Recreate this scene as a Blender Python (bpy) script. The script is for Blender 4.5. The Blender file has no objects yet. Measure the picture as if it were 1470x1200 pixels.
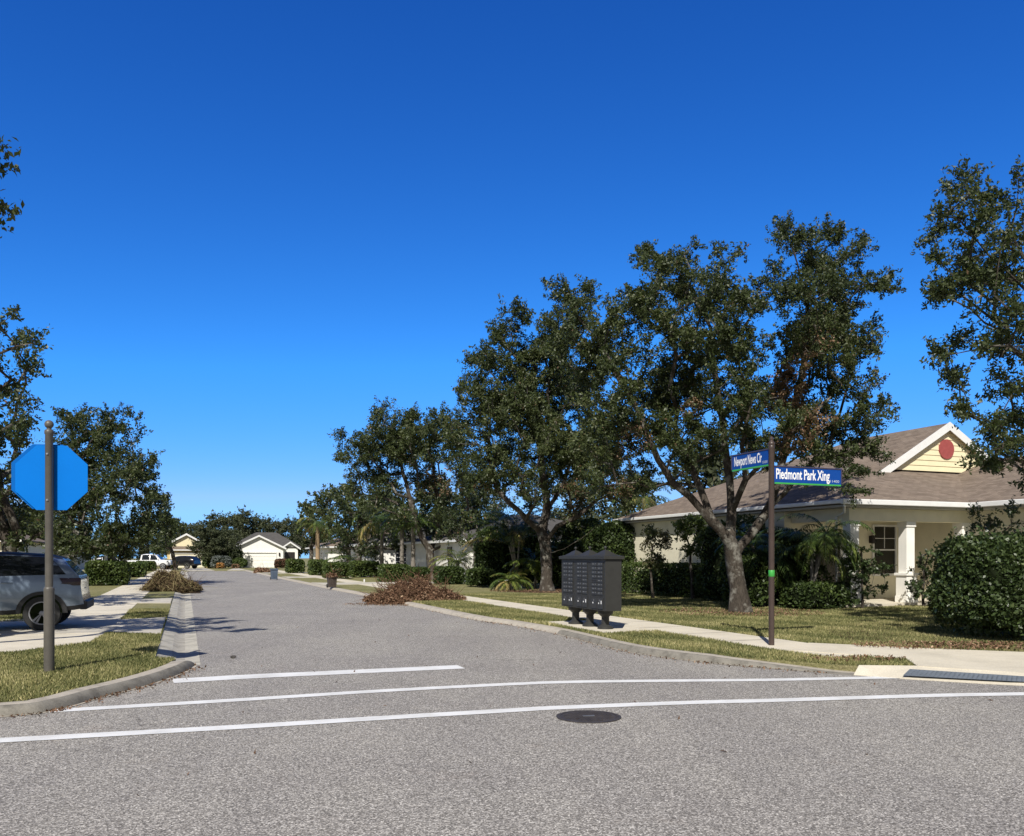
import bpy, bmesh, math, random
import numpy as np
from mathutils import Vector, Matrix
random.seed(7); RNG = np.random.default_rng(7)
sc = bpy.context.scene
COL = sc.collection
PI = math.pi
# ---------------------------------------------------------------- camera and the site survey
FPX, CX, HY, CAMZ = 1200.0, 735.0, 800.0, 1.6        # focal length and horizon row in photo pixels
def G(px, py, z=0.0):                                # a surveyed spot on level ground
    Y = (CAMZ - z) * FPX / (py - HY)
    return Vector(((px - CX) / FPX * Y, Y, z))
def P(px, py, Y):                                    # a surveyed spot at a known distance
    return Vector(((px - CX) / FPX * Y, Y, CAMZ - (py - HY) / FPX * Y))
A = math.radians(21.36)                              # heading of the street
U = Vector((-math.sin(A), math.cos(A), 0)); V = Vector((math.cos(A), math.sin(A), 0))
def W(s, t, z=0.0):                                  # street coordinates: s along the street, t across it
    p = U * s + V * t
    return Vector((p.x, p.y, z))
def ST(p): return p.dot(U), p.dot(V)

cam = bpy.data.cameras.new('camera'); co = bpy.data.objects.new('camera', cam); COL.objects.link(co)
co.location = (0, 0, CAMZ); co.rotation_euler = (PI / 2, 0, 0)
cam.sensor_fit = 'HORIZONTAL'; cam.sensor_width = 36; cam.lens = 36 * FPX / 1470
cam.shift_y = (HY - 600) / 1470; cam.clip_start = .1; cam.clip_end = 2000
sc.camera = co
sc.view_settings.view_transform = 'Standard'; sc.view_settings.look = 'None'
sc.view_settings.exposure = .14; sc.view_settings.gamma = 1
# ---------------------------------------------------------------- light
SUN_EL = math.radians(44)
d = Vector((.19, 1, 0)).normalized() * math.cos(SUN_EL); d.z = -math.sin(SUN_EL)
sl = bpy.data.lights.new('sun', 'SUN'); so = bpy.data.objects.new('sun', sl); COL.objects.link(so)
sl.energy = 4.9; sl.angle = math.radians(.5); sl.color = (1, .95, .865)
so.rotation_euler = d.to_track_quat('-Z', 'Y').to_euler(); so.location = (0, -20, 40)
w = bpy.data.worlds.new('World'); sc.world = w; w.use_nodes = True
nt = w.node_tree; bg = nt.nodes['Background']
sky = nt.nodes.new('ShaderNodeTexSky'); sky.sky_type = 'NISHITA'; sky.sun_disc = False
sky.sun_elevation = SUN_EL; sky.sun_rotation = math.atan2(-d.x, -d.y)
sky.air_density = 1.6; sky.dust_density = 0; sky.ozone_density = 8.0; sky.altitude = 8000
# the clear polarised northern sky: the same sky with steeper red and fuller blue
sp_ = nt.nodes.new('ShaderNodeSeparateColor'); cb_ = nt.nodes.new('ShaderNodeCombineColor'); nt.links.new(sky.outputs[0], sp_.inputs[0])
for ch, (mul, pw_, cap_) in enumerate(((.66, 1.9, 2.9), (1.19, 1.42, 6.3), (2.03, 1.0, 11.0))):
    a_ = nt.nodes.new('ShaderNodeMath'); a_.operation = 'POWER'; a_.inputs[1].default_value = pw_
    b_ = nt.nodes.new('ShaderNodeMath'); b_.operation = 'MULTIPLY'; b_.inputs[1].default_value = mul
    nt.links.new(sp_.outputs[ch], a_.inputs[0]); nt.links.new(a_.outputs[0], b_.inputs[0]); c_ = nt.nodes.new('ShaderNodeMath'); c_.operation = 'MINIMUM'; c_.inputs[1].default_value = cap_; nt.links.new(b_.outputs[0], c_.inputs[0]); out_ = c_
    if ch == 1:
        e_ = nt.nodes.new('ShaderNodeMath'); e_.operation = 'POWER'; e_.inputs[1].default_value = .65; nt.links.new(sp_.outputs[1], e_.inputs[0])
        f_ = nt.nodes.new('ShaderNodeMath'); f_.operation = 'MULTIPLY'; f_.inputs[1].default_value = 2.12; nt.links.new(e_.outputs[0], f_.inputs[0])
        out_ = nt.nodes.new('ShaderNodeMath'); out_.operation = 'MINIMUM'; nt.links.new(c_.outputs[0], out_.inputs[0]); nt.links.new(f_.outputs[0], out_.inputs[1])
    nt.links.new(out_.outputs[0], cb_.inputs[ch])
# the sky behind the camera is greyed and dimmed to cut blue fill light
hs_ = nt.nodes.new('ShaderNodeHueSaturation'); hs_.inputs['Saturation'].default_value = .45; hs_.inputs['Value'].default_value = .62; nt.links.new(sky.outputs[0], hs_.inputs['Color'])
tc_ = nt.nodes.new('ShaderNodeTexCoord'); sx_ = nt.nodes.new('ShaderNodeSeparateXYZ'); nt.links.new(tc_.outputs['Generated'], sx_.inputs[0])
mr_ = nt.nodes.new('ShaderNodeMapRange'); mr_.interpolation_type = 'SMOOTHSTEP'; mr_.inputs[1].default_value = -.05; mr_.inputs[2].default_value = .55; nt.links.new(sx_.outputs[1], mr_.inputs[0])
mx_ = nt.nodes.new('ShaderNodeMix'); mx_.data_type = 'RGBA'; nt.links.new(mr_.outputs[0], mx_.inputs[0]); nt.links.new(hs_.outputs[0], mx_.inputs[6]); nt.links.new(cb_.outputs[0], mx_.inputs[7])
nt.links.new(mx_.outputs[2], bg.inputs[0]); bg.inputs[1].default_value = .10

# ---------------------------------------------------------------- materials
MATS = {}
def newmat(name):
    m = bpy.data.materials.new(name); m.use_nodes = True; MATS[name] = m
    return m, m.node_tree, m.node_tree.nodes['Principled BSDF']
def nd(t, kind, **kw):
    n = t.nodes.new(kind)
    for k, v in kw.items(): setattr(n, k, v)
    return n
def coords(t, scale=(1, 1, 1), which='Object'):
    c = nd(t, 'ShaderNodeTexCoord'); mp = nd(t, 'ShaderNodeMapping'); mp.inputs['Scale'].default_value = scale
    t.links.new(c.outputs[which], mp.inputs[0]); return mp.outputs[0]
def noise(t, vec, scale, detail=4, rough=.6):
    n = nd(t, 'ShaderNodeTexNoise'); n.inputs['Scale'].default_value = scale
    n.inputs['Detail'].default_value = detail; n.inputs['Roughness'].default_value = rough
    t.links.new(vec, n.inputs['Vector']); return n.outputs[0]
def ramp(t, fac, stops, interp='LINEAR'):
    r = nd(t, 'ShaderNodeValToRGB'); r.color_ramp.interpolation = interp
    e = r.color_ramp.elements
    while len(e) < len(stops): e.new(.5)
    for x, (p, c) in zip(e, stops): x.position = p; x.color = (*c, 1)
    t.links.new(fac, r.inputs[0]); return r.outputs[0]
def mixc(t, fac, a, b, mode='MIX'):
    m = nd(t, 'ShaderNodeMix', data_type='RGBA', blend_type=mode)
    if isinstance(fac, (int, float)): m.inputs[0].default_value = fac
    else: t.links.new(fac, m.inputs[0])
    for i, c in ((6, a), (7, b)):
        if isinstance(c, tuple): m.inputs[i].default_value = (*c, 1)
        else: t.links.new(c, m.inputs[i])
    return m.outputs[2]
def bump(t, b, h, strength=.5, dist=.01):
    n = nd(t, 'ShaderNodeBump'); n.inputs['Strength'].default_value = strength; n.inputs['Distance'].default_value = dist
    t.links.new(h, n.inputs['Height']); t.links.new(n.outputs[0], b.inputs['Normal'])
def plain(name, col, rough=.6, var=.12, scale=6, metal=0, spec=.5, bmp=0, bscale=80):
    m, t, b = newmat(name)
    v = coords(t); f = noise(t, v, scale)
    lo = tuple(c * (1 - var) for c in col); hi = tuple(min(1, c * (1 + var)) for c in col)
    t.links.new(ramp(t, f, [(.3, lo), (.7, hi)]), b.inputs['Base Color'])
    b.inputs['Roughness'].default_value = rough; b.inputs['Metallic'].default_value = metal
    b.inputs['Specular IOR Level'].default_value = spec
    if bmp: bump(t, b, noise(t, v, bscale, 3), bmp, .01)
    return m
def mk_asphalt():
    m, t, b = newmat('asphalt')
    v = coords(t)
    vo = nd(t, 'ShaderNodeTexVoronoi'); vo.inputs['Scale'].default_value = 104; t.links.new(v, vo.inputs['Vector'])
    sep = nd(t, 'ShaderNodeSeparateColor'); t.links.new(vo.outputs['Color'], sep.inputs[0])
    st = ramp(t, sep.outputs[0], [(0, (.050, .048, .045)), (.3, (.152, .147, .137)), (.65, (.318, .307, .286)), (.9, (.55, .53, .495)), (1, (.84, .82, .77))])
    fine = noise(t, v, 260, 2)
    c1 = mixc(t, .22, st, ramp(t, fine, [(.35, (.09, .08, .072)), (.7, (.60, .55, .50))]))
    big = noise(t, v, .35, 5, .65)
    c2 = mixc(t, 1.0, c1, ramp(t, big, [(.25, (.86, .84, .845)), (.5, (1, .985, .975)), (.75, (1.10, 1.085, 1.05))]), 'MULTIPLY')
    rust = noise(t, v, 1.1, 6, .7)
    c3 = mixc(t, ramp(t, rust, [(.6, (0, 0, 0)), (.78, (.35, .35, .35))]), c2, (.25, .19, .15))
    # worn, darker wheel tracks and old drips
    sp = coords(t, (.5, .07, 1)); tr = noise(t, sp, 1.6, 5)
    c4 = mixc(t, 1.0, c3, ramp(t, tr, [(.3, (.90, .90, .91)), (.6, (1.03, 1.03, 1.02))]), 'MULTIPLY')
    cr = nd(t, 'ShaderNodeTexVoronoi', feature='DISTANCE_TO_EDGE'); cr.inputs['Scale'].default_value = .22
    wv_ = nd(t, 'ShaderNodeVectorMath', operation='ADD'); t.links.new(v, wv_.inputs[0]); nn_ = nd(t, 'ShaderNodeTexNoise'); nn_.inputs['Scale'].default_value = 1.7; nn_.inputs['Detail'].default_value = 5; t.links.new(v, nn_.inputs['Vector']); t.links.new(nn_.outputs['Color'], wv_.inputs[1]); t.links.new(wv_.outputs[0], cr.inputs['Vector'])
    ck = mixc(t, ramp(t, noise(t, v, .3, 3), [(.5, (0, 0, 0)), (.62, (1, 1, 1))]), (1, 1, 1), ramp(t, cr.outputs['Distance'], [(0, (.45, .44, .43)), (.006, (1, 1, 1))]))
    c4 = mixc(t, .6, c4, mixc(t, 1.0, c4, ck, 'MULTIPLY'))
    t.links.new(c4, b.inputs['Base Color']); b.inputs['Roughness'].default_value = .85
    b.inputs['Specular IOR Level'].default_value = .3
    bump(t, b, vo.outputs['Distance'], .35, .006)
    return m
def mk_concrete(name, col, stain=.35, sc_=1.0):
    m, t, b = newmat(name)
    v = coords(t); f = noise(t, v, 1.3 * sc_, 7, .7); g = noise(t, v, 60, 3)
    dark = tuple(c * (1 - stain) for c in col)
    c = ramp(t, f, [(.28, dark), (.52, col), (.8, tuple(min(1, x * 1.12) for x in col))])
    c = mixc(t, .5, c, mixc(t, 1.0, c, ramp(t, g, [(.3, (.7, .7, .7)), (.7, (1.2, 1.2, 1.2))]), 'MULTIPLY'))
    t.links.new(c, b.inputs['Base Color']); b.inputs['Roughness'].default_value = .9
    b.inputs['Specular IOR Level'].default_value = .2
    bump(t, b, g, .25, .006)
    return m
def mk_grass(name, greener=0):
    m, t, b = newmat(name)
    v = coords(t)
    f = noise(t, v, 26, 6, .75); big = noise(t, v, .55, 5, .65); mid = noise(t, v, 4, 4, .6)
    a = ramp(t, f, [(.25, (.052, .060, .022)), (.5, (.196, .194, .080)), (.78, (.36, .35, .175))])
    y = ramp(t, f, [(.25, (.092, .083, .04)), (.5, (.26, .238, .118)), (.78, (.49, .44, .26))])
    c = mixc(t, ramp(t, big, [(.38, (0, 0, 0)), (.64, (1, 1, 1))]), a, y)
    c = mixc(t, ramp(t, mid, [(.55, (0, 0, 0)), (.75, (.5, .5, .5))]), c, (.12, .08, .045))
    t.links.new(c, b.inputs['Base Color']); b.inputs['Roughness'].default_value = .9; b.inputs['Specular IOR Level'].default_value = .1
    bump(t, b, f, 1.0, .03)
    return m
def mk_leaf(name, stops, rough=.42, spec=.5, trans=.12):
    m, t, b = newmat(name)
    at = nd(t, 'ShaderNodeAttribute', attribute_name='tint')
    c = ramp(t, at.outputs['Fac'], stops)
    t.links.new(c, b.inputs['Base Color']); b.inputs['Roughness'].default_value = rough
    b.inputs['Specular IOR Level'].default_value = spec
    if trans:
        tr = nd(t, 'ShaderNodeBsdfTranslucent'); t.links.new(mixc(t, 1.0, c, (1.3, 1.5, .7), 'MULTIPLY'), tr.inputs[0])
        mx = nd(t, 'ShaderNodeMixShader'); mx.inputs[0].default_value = trans
        t.links.new(b.outputs[0], mx.inputs[1]); t.links.new(tr.outputs[0], mx.inputs[2])
        t.links.new(mx.outputs[0], t.nodes['Material Output'].inputs[0])
    return m
def mk_bark(name, lo, hi, lichen=.3):
    m, t, b = newmat(name)
    v = coords(t, (1, 1, .35)); f = noise(t, v, 28, 6, .7); g = noise(t, coords(t), 3.2, 5, .65)
    c = ramp(t, f, [(.3, lo), (.7, hi)])
    c = mixc(t, ramp(t, g, [(.52, (0, 0, 0)), (.66, (lichen,) * 3)]), c, (.42, .41, .36))
    t.links.new(c, b.inputs['Base Color']); b.inputs['Roughness'].default_value = .95; b.inputs['Specular IOR Level'].default_value = .15
    bump(t, b, f, .9, .03)
    return m
def mk_shingle(name, c0, c1, c2):
    m, t, b = newmat(name)
    v = coords(t, which='UV')
    br = nd(t, 'ShaderNodeTexBrick'); t.links.new(v, br.inputs['Vector'])
    br.inputs['Scale'].default_value = 1; br.inputs['Brick Width'].default_value = .33; br.inputs['Row Height'].default_value = .145
    br.inputs['Mortar Size'].default_value = .008; br.inputs['Color1'].default_value = (*c0, 1); br.inputs['Color2'].default_value = (*c1, 1)
    br.inputs['Mortar'].default_value = (*[x * .45 for x in c0], 1); br.inputs['Bias'].default_value = -.1
    f = noise(t, v, 1.4, 5); g = noise(t, v, 3.0, 6, .8)
    c = mixc(t, ramp(t, f, [(.35, (0, 0, 0)), (.7, (.6, .6, .6))]), br.outputs['Color'], c2)
    c = mixc(t, 1.0, c, ramp(t, g, [(.3, (.78, .78, .78)), (.7, (1.15, 1.15, 1.15))]), 'MULTIPLY')
    t.links.new(c, b.inputs['Base Color']); b.inputs['Roughness'].default_value = .95; b.inputs['Specular IOR Level'].default_value = .1
    bump(t, b, br.outputs['Fac'], .6, -.012)
    return m
def mk_paint(name, col, rough=.22, coat=.6, metal=.0):
    m, t, b = newmat(name)
    f = noise(t, coords(t), 3, 3)
    t.links.new(ramp(t, f, [(.3, tuple(c * .96 for c in col)), (.7, tuple(min(1, c * 1.04) for c in col))]), b.inputs['Base Color'])
    b.inputs['Roughness'].default_value = rough; b.inputs['Metallic'].default_value = metal
    b.inputs['Coat Weight'].default_value = coat; b.inputs['Coat Roughness'].default_value = .04
    return m
mk_asphalt()
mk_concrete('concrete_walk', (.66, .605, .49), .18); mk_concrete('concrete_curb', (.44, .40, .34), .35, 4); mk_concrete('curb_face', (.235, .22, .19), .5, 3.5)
mk_concrete('concrete_gutter', (.48, .455, .39), .5, 1.8); mk_concrete('gutter_stain', (.42, .395, .34), .55, 2.6); mk_concrete('concrete_drive', (.53, .495, .425), .25)
mk_concrete('tactile', (.145, .17, .205), .3); mk_grass('lawn')
def mk_roadpaint():
    m, t, b = newmat('road_paint'); v = coords(t); f = noise(t, v, 34, 6, .75); g = noise(t, v, 2.2, 5, .7)
    c = ramp(t, g, [(.3, (.60, .60, .59)), (.6, (.76, .765, .77))])
    wr = mixc(t, 1.0, ramp(t, f, [(.60, (0, 0, 0)), (.72, (1, 1, 1))]), ramp(t, g, [(.25, (.9, .9, .9)), (.62, (.15, .15, .15))]), 'MULTIPLY')
    t.links.new(mixc(t, wr, c, (.26, .25, .235)), b.inputs['Base Color']); b.inputs['Roughness'].default_value = .75; b.inputs['Specular IOR Level'].default_value = .3
    bump(t, b, f, .3, .006)
mk_roadpaint()
plain('mulch', (.085, .052, .034), .95, .5, 30, spec=.1, bmp=1, bscale=60)
plain('iron', (.050, .043, .041), .6, .35, 12, bmp=.3)
GREEN = [(0, (.023, .034, .013)), (.30, (.047, .065, .023)), (.60, (.076, .096, .033)), (.80, (.115, .130, .050)), (.88, (.13, .105, .058)), (.93, (.22, .135, .08)), (1, (.34, .215, .14))]
mk_leaf('oak_leaf', GREEN, .47, .42, .22)
mk_leaf('oak_leaf_far', [(0, (.036, .046, .028)), (.5, (.070, .084, .042)), (.85, (.10, .108, .055)), (1, (.16, .13, .09))], .6, .3, .2)
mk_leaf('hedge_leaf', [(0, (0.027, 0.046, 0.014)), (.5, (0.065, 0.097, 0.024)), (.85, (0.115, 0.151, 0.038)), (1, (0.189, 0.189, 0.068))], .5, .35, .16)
mk_leaf('shiny_leaf', [(0, (0.018, 0.031, 0.011)), (.5, (0.046, 0.073, 0.022)), (.85, (0.083, 0.116, 0.037)), (1, (0.132, 0.160, 0.061))], .42, .45, .1)
mk_leaf('palm_leaf', [(0, (0.032, 0.058, 0.014)), (.5, (0.080, 0.123, 0.026)), (.85, (0.160, 0.189, 0.043)), (1, (0.319, 0.246, 0.102))], .4, .5, .2)
mk_leaf('dead_leaf', [(0, (.065, .036, .022)), (.4, (.185, .105, .066)), (.75, (.31, .195, .125)), (1, (.47, .34, .23))], .8, .2, .1)
mk_leaf('straw_leaf', [(0, (.05, .035, .02)), (.35, (.13, .085, .05)), (.65, (.16, .13, .06)), (1, (.33, .27, .14))], .8, .2, .1)
mk_leaf('grass_blade', [(0, (.062, .080, .027)), (.45, (.212, .212, .086)), (.8, (.43, .385, .186)), (1, (.68, .59, .345))], .7, .2, .15)
mk_leaf('grey_leaf', [(0, (.06, .075, .07)), (1, (.20, .22, .20))], .6, .3, .1)
mk_leaf('orange_leaf', [(0, (.25, .10, .03)), (1, (.55, .30, .10))], .6, .3, .1)
mk_bark('oak_bark', (.026, .022, .018), (.105, .088, .072), .5); mk_bark('palm_bark', (.11, .10, .088), (.30, .27, .235), .1)
mk_bark('tan_bark', (.24, .17, .10), (.42, .31, .20), .0); mk_bark('twig', (.10, .075, .055), (.26, .21, .165), .2)
plain('core', (.010, .014, .006), .95, .3, 8, spec=.05)  # near-black standing in for the shade deep inside hedge leaves
mk_shingle('shingle_brown', (.255, .203, .163), (.155, .122, .098), (.225, .184, .150))
mk_shingle('shingle_grey', (.12, .115, .11), (.085, .082, .08), (.11, .105, .10))
plain('stucco', (.82, .77, .60), .9, .06, 2, spec=.15, bmp=.5, bscale=120)
plain('stucco_pale', (.80, .75, .60), .9, .05, 2, spec=.15, bmp=.5, bscale=120)
plain('stucco_white', (.90, .885, .83), .9, .05, 2, spec=.15)
plain('stucco_yellow', (.66, .53, .28), .9, .05, 2, spec=.15)
plain('siding', (.80, .72, .48), .75, .04, 3, spec=.3)
plain('trim_white', (.80, .80, .79), .5, .04, 4)
plain('soffit', (.40, .38, .33), .8, .05, 4)
plain('vent_red', (.34, .075, .07), .6, .10, 8)
plain('door_dark', (.03, .024, .022), .4, .2, 5)
plain('glass_dark', (.010, .012, .014), .05, .2, 2, spec=.8)
plain('post_taupe', (.100, .092, .080), .45, .12, 9)
plain('post_brown', (.062, .043, .037), .4, .12, 9)
plain('sign_blue_back', (.0, .165, .62), .6, .03, 3, spec=.1)
plain('sign_blue_shaded', (.0, .115, .45), .6, .05, 3, spec=.1); plain('sign_red', (.5, .02, .02), .4, .05, 3)  # plate blue: the panel's blue darkened in place of the shaded gap
plain('blade_blue', (.006, .06, .30), .5, .04, 4, spec=.2)
plain('blade_green', (.05, .36, .06), .45, .1, 8)
plain('letter_white', (.85, .86, .87), .45, .03, 6)
plain('letter_grey', (.45, .52, .62), .5, .03, 6)
plain('galv', (.5, .5, .5), .35, .1, 30, metal=.8)
plain('mailbox_grey', (.036, .036, .034), .5, .10, 5, spec=.3, bmp=.05)
plain('mailbox_front', (.030, .030, .030), .45, .10, 5)
plain('mailbox_plate', (.13, .135, .14), .4, .3, 40)
mk_paint('suv_paint', (.165, .212, .275), .25, .8, .25); mk_paint('black_paint', (.008, .008, .010)); mk_paint('white_paint', (.75, .76, .77))  # SUV paint darkened from its light silver to carry the tree shade
mk_paint('silver_paint', (.55, .56, .58), .25, .6, .3)
plain('cladding', (.016, .016, .017), .6, .15, 9); plain('rubber', (.018, .018, .018), .8, .2, 20, bmp=.2)
plain('rim_alloy', (.30, .30, .31), .4, .1, 12, metal=.2); plain('tail_red', (.022, .003, .004), .12, .1, 9, spec=.7)  # tail red darkened to carry the shade lying on the SUV
plain('lamp_glass', (.6, .6, .6), .15, .1, 9)
plain('bin_blue', (.075, .105, .155), .5, .1, 8); plain('bin_brown', (.055, .042, .036), .55, .15, 8)
plain('rock', (.06, .055, .05), .9, .3, 20, bmp=.5)
plain('plastic_white', (.7, .7, .68), .5, .05, 6)
M = MATS
# ---------------------------------------------------------------- mesh helpers
class MB:
    def __init__(s): s.v, s.f, s.m, s.uv = [], [], [], []
    def face(s, pts, mi=0, uv=None):
        i = len(s.v); s.v += [tuple(p) for p in pts]; s.f.append(tuple(range(i, i + len(pts)))); s.m.append(mi); s.uv.append(uv)
    def box(s, lo, hi, mi=0, faces='xXyYzZ'):
        x0, y0, z0 = lo; x1, y1, z1 = hi
        q = [(x0, y0, z0), (x1, y0, z0), (x1, y1, z0), (x0, y1, z0), (x0, y0, z1), (x1, y0, z1), (x1, y1, z1), (x0, y1, z1)]
        i = len(s.v); s.v += q
        for k, f in (('z', (0, 3, 2, 1)), ('Z', (4, 5, 6, 7)), ('y', (0, 1, 5, 4)), ('X', (1, 2, 6, 5)), ('Y', (2, 3, 7, 6)), ('x', (3, 0, 4, 7))):
            if k in faces: s.f.append(tuple(i + a for a in f)); s.m.append(mi); s.uv.append(None)
    def grid(s, rows, mi=0, closed=False):
        i = len(s.v); n = len(rows[0])
        for r in rows: s.v += [tuple(p) for p in r]
        for a in range(len(rows) - 1):
            for b in range(n if closed else n - 1):
                c = (b + 1) % n
                s.f.append((i + a * n + b, i + a * n + c, i + (a + 1) * n + c, i + (a + 1) * n + b)); s.m.append(mi); s.uv.append(None)
    def lathe(s, prof, c=(0, 0, 0), n=20, mi=0, axis='z'):
        rows = []
        for r, z in prof:
            row = []
            for k in range(n):
                a = 2 * PI * k / n; x, y = r * math.cos(a), r * math.sin(a)
                p = (x, y, z) if axis == 'z' else (x, z, y) if axis == 'y' else (z, x, y)
                row.append((c[0] + p[0], c[1] + p[1], c[2] + p[2]))
            rows.append(row)
        s.grid(rows, mi, True)
        i = len(s.v)
        for row, rev in ((rows[0], 1), (rows[-1], 0)):
            s.face(row[::-1] if rev else row, mi)
    def tube(s, pts, rad, n=6, mi=0):
        pts = [Vector(p) for p in pts]; rows = []
        for k, p in enumerate(pts):
            t = (pts[min(k + 1, len(pts) - 1)] - pts[max(k - 1, 0)]).normalized()
            x = t.orthogonal().normalized(); y = t.cross(x); r = rad[k] if isinstance(rad, (list, tuple)) else rad
            rows.append([p + (x * math.cos(2 * PI * j / n) + y * math.sin(2 * PI * j / n)) * r for j in range(n)])
        s.grid(rows, mi, True); s.face(rows[0][::-1], mi); s.face(rows[-1], mi)
    def build(s, name, mats, parent=None, smooth=False, fix=True, bevel=0):
        me = bpy.data.meshes.new(name); me.from_pydata(s.v, [], s.f)
        for k in (mats if isinstance(mats, (list, tuple)) else [mats]): me.materials.append(M[k])
        me.polygons.foreach_set('material_index', s.m)
        if any(u is not None for u in s.uv):
            ul = me.uv_layers.new(name='UVMap')
            for p, u in zip(me.polygons, s.uv):
                if u is not None:
                    for li, c in zip(p.loop_indices, u): ul.data[li].uv = c
        if fix or bevel:
            bm = bmesh.new(); bm.from_mesh(me)
            bmesh.ops.remove_doubles(bm, verts=bm.verts, dist=1e-5)
            if fix: bmesh.ops.recalc_face_normals(bm, faces=bm.faces)
            if bevel: bmesh.ops.bevel(bm, geom=[e for e in bm.edges if len(e.link_faces) == 2 and e.calc_face_angle(0) > .5], offset=bevel, segments=2, affect='EDGES', profile=.5)
            bm.to_mesh(me); bm.free()
        me.update()
        if smooth:
            me.polygons.foreach_set('use_smooth', [True] * len(me.polygons))
            me.set_sharp_from_angle(angle=math.radians(40))
        o = bpy.data.objects.new(name, me); COL.objects.link(o)
        if parent: o.parent = parent
        return o
def tag(o, label=None, cat=None, group=None, kind=None):
    if label: o['label'] = label
    if cat: o['category'] = cat
    if group: o['group'] = group
    if kind: o['kind'] = kind
    return o
def empty(name, loc, rz=0, label=None, cat=None, group=None):
    o = bpy.data.objects.new(name, None); COL.objects.link(o); o.empty_display_size = .2
    o.location = loc; o.rotation_euler = (0, 0, rz); return tag(o, label, cat, group)
def quads(name, pts, tint, mat, parent=None, k=4):   # pts: (n,k,3)
    n = len(pts); me = bpy.data.meshes.new(name)
    me.vertices.add(n * k); me.vertices.foreach_set('co', np.ascontiguousarray(pts, dtype=np.float32).ravel())
    me.loops.add(n * k); me.loops.foreach_set('vertex_index', np.arange(n * k, dtype=np.int32))
    me.polygons.add(n); me.polygons.foreach_set('loop_start', np.arange(0, n * k, k, dtype=np.int32))
    at = me.attributes.new('tint', 'FLOAT', 'POINT'); at.data.foreach_set('value', np.repeat(np.clip(tint, 0, 1), k).astype(np.float32))
    me.materials.append(M[mat]); me.update(calc_edges=True); me.validate()
    o = bpy.data.objects.new(name, me); COL.objects.link(o)
    if parent: o.parent = parent
    return o
def copy_tree(o, parent=None):
    c = o.copy(); COL.objects.link(c)
    if parent: c.parent = parent
    for ch in list(o.children): copy_tree(ch, c)
    return c
def unit(a): return a / np.maximum(np.linalg.norm(a, axis=-1, keepdims=True), 1e-9)
def leaf_quads(c, length, width, rng, up=.35, axis=None, jit=.35):
    n = len(c)
    d_ = unit(rng.normal(size=(n, 3)) + (0 if axis is None else axis))
    nn = unit(rng.normal(size=(n, 3)) + np.array([0, 0, up])); wv = unit(np.cross(d_, nn)); nn = np.cross(wv, d_)
    L = (length * (1 + jit * rng.normal(size=(n, 1)))).clip(length * .45, length * 1.35); Wd = L * width / length
    a = c - d_ * L * .5; b = c + d_ * L * .5
    m1 = c + wv * Wd * .5 + nn * L * .10; m2 = c - wv * Wd * .5 + nn * L * .10
    return np.stack([a, m1, b, m2], axis=1)
# ---------------------------------------------------------------- trees
def grow(base_nodes, attr, rng, jitter=.12, seg=.45):
    """base_nodes: list of (pos, parent). Connect every attractor to the nearest growing wood."""
    pos = [np.array(p, float) for p, _ in base_nodes]; par = [q for _, q in base_nodes]
    dist = [0.0]
    for i in range(1, len(pos)): dist.append(dist[par[i]] + np.linalg.norm(pos[i] - pos[par[i]]))
    fork = pos[0] + np.array([0, 0, 2.0]); tips = []
    order = np.argsort(np.linalg.norm(attr - fork, axis=1)); minz = base_nodes[0][0][2] + 1.3
    PA = np.zeros((len(pos) + len(attr) * 14, 3)); PA[:len(pos)] = pos; n = len(pos)
    DI = np.zeros(len(PA)); DI[:n] = dist
    ok = np.zeros(len(PA), bool); ok[:n] = [p[2] > minz for p in pos]
    for k in order:
        p = attr[k]; dv = PA[:n] - p; dd = np.linalg.norm(dv, axis=1)
        cost = dd + .22 * DI[:n] + np.where(ok[:n], 0, 50) + np.where(dv[:, 2] > 0, .5 * dv[:, 2], 0)
        q = int(np.argmin(cost)); m = max(1, min(12, int(dd[q] / seg))); last = q
        for j in range(1, m + 1):
            f = j / m; x = PA[q] * (1 - f) + p * f
            x = x + (rng.normal(size=3) * jitter * min(1, dd[q]) * (1 - f) + np.array([0, 0, .12 * dd[q] * f * (1 - f)]))
            PA[n] = x; DI[n] = DI[last] + dd[q] / m; ok[n] = True; par.append(last); last = n; n += 1
        tips.append(last)
    return PA[:n], par, tips
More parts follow.
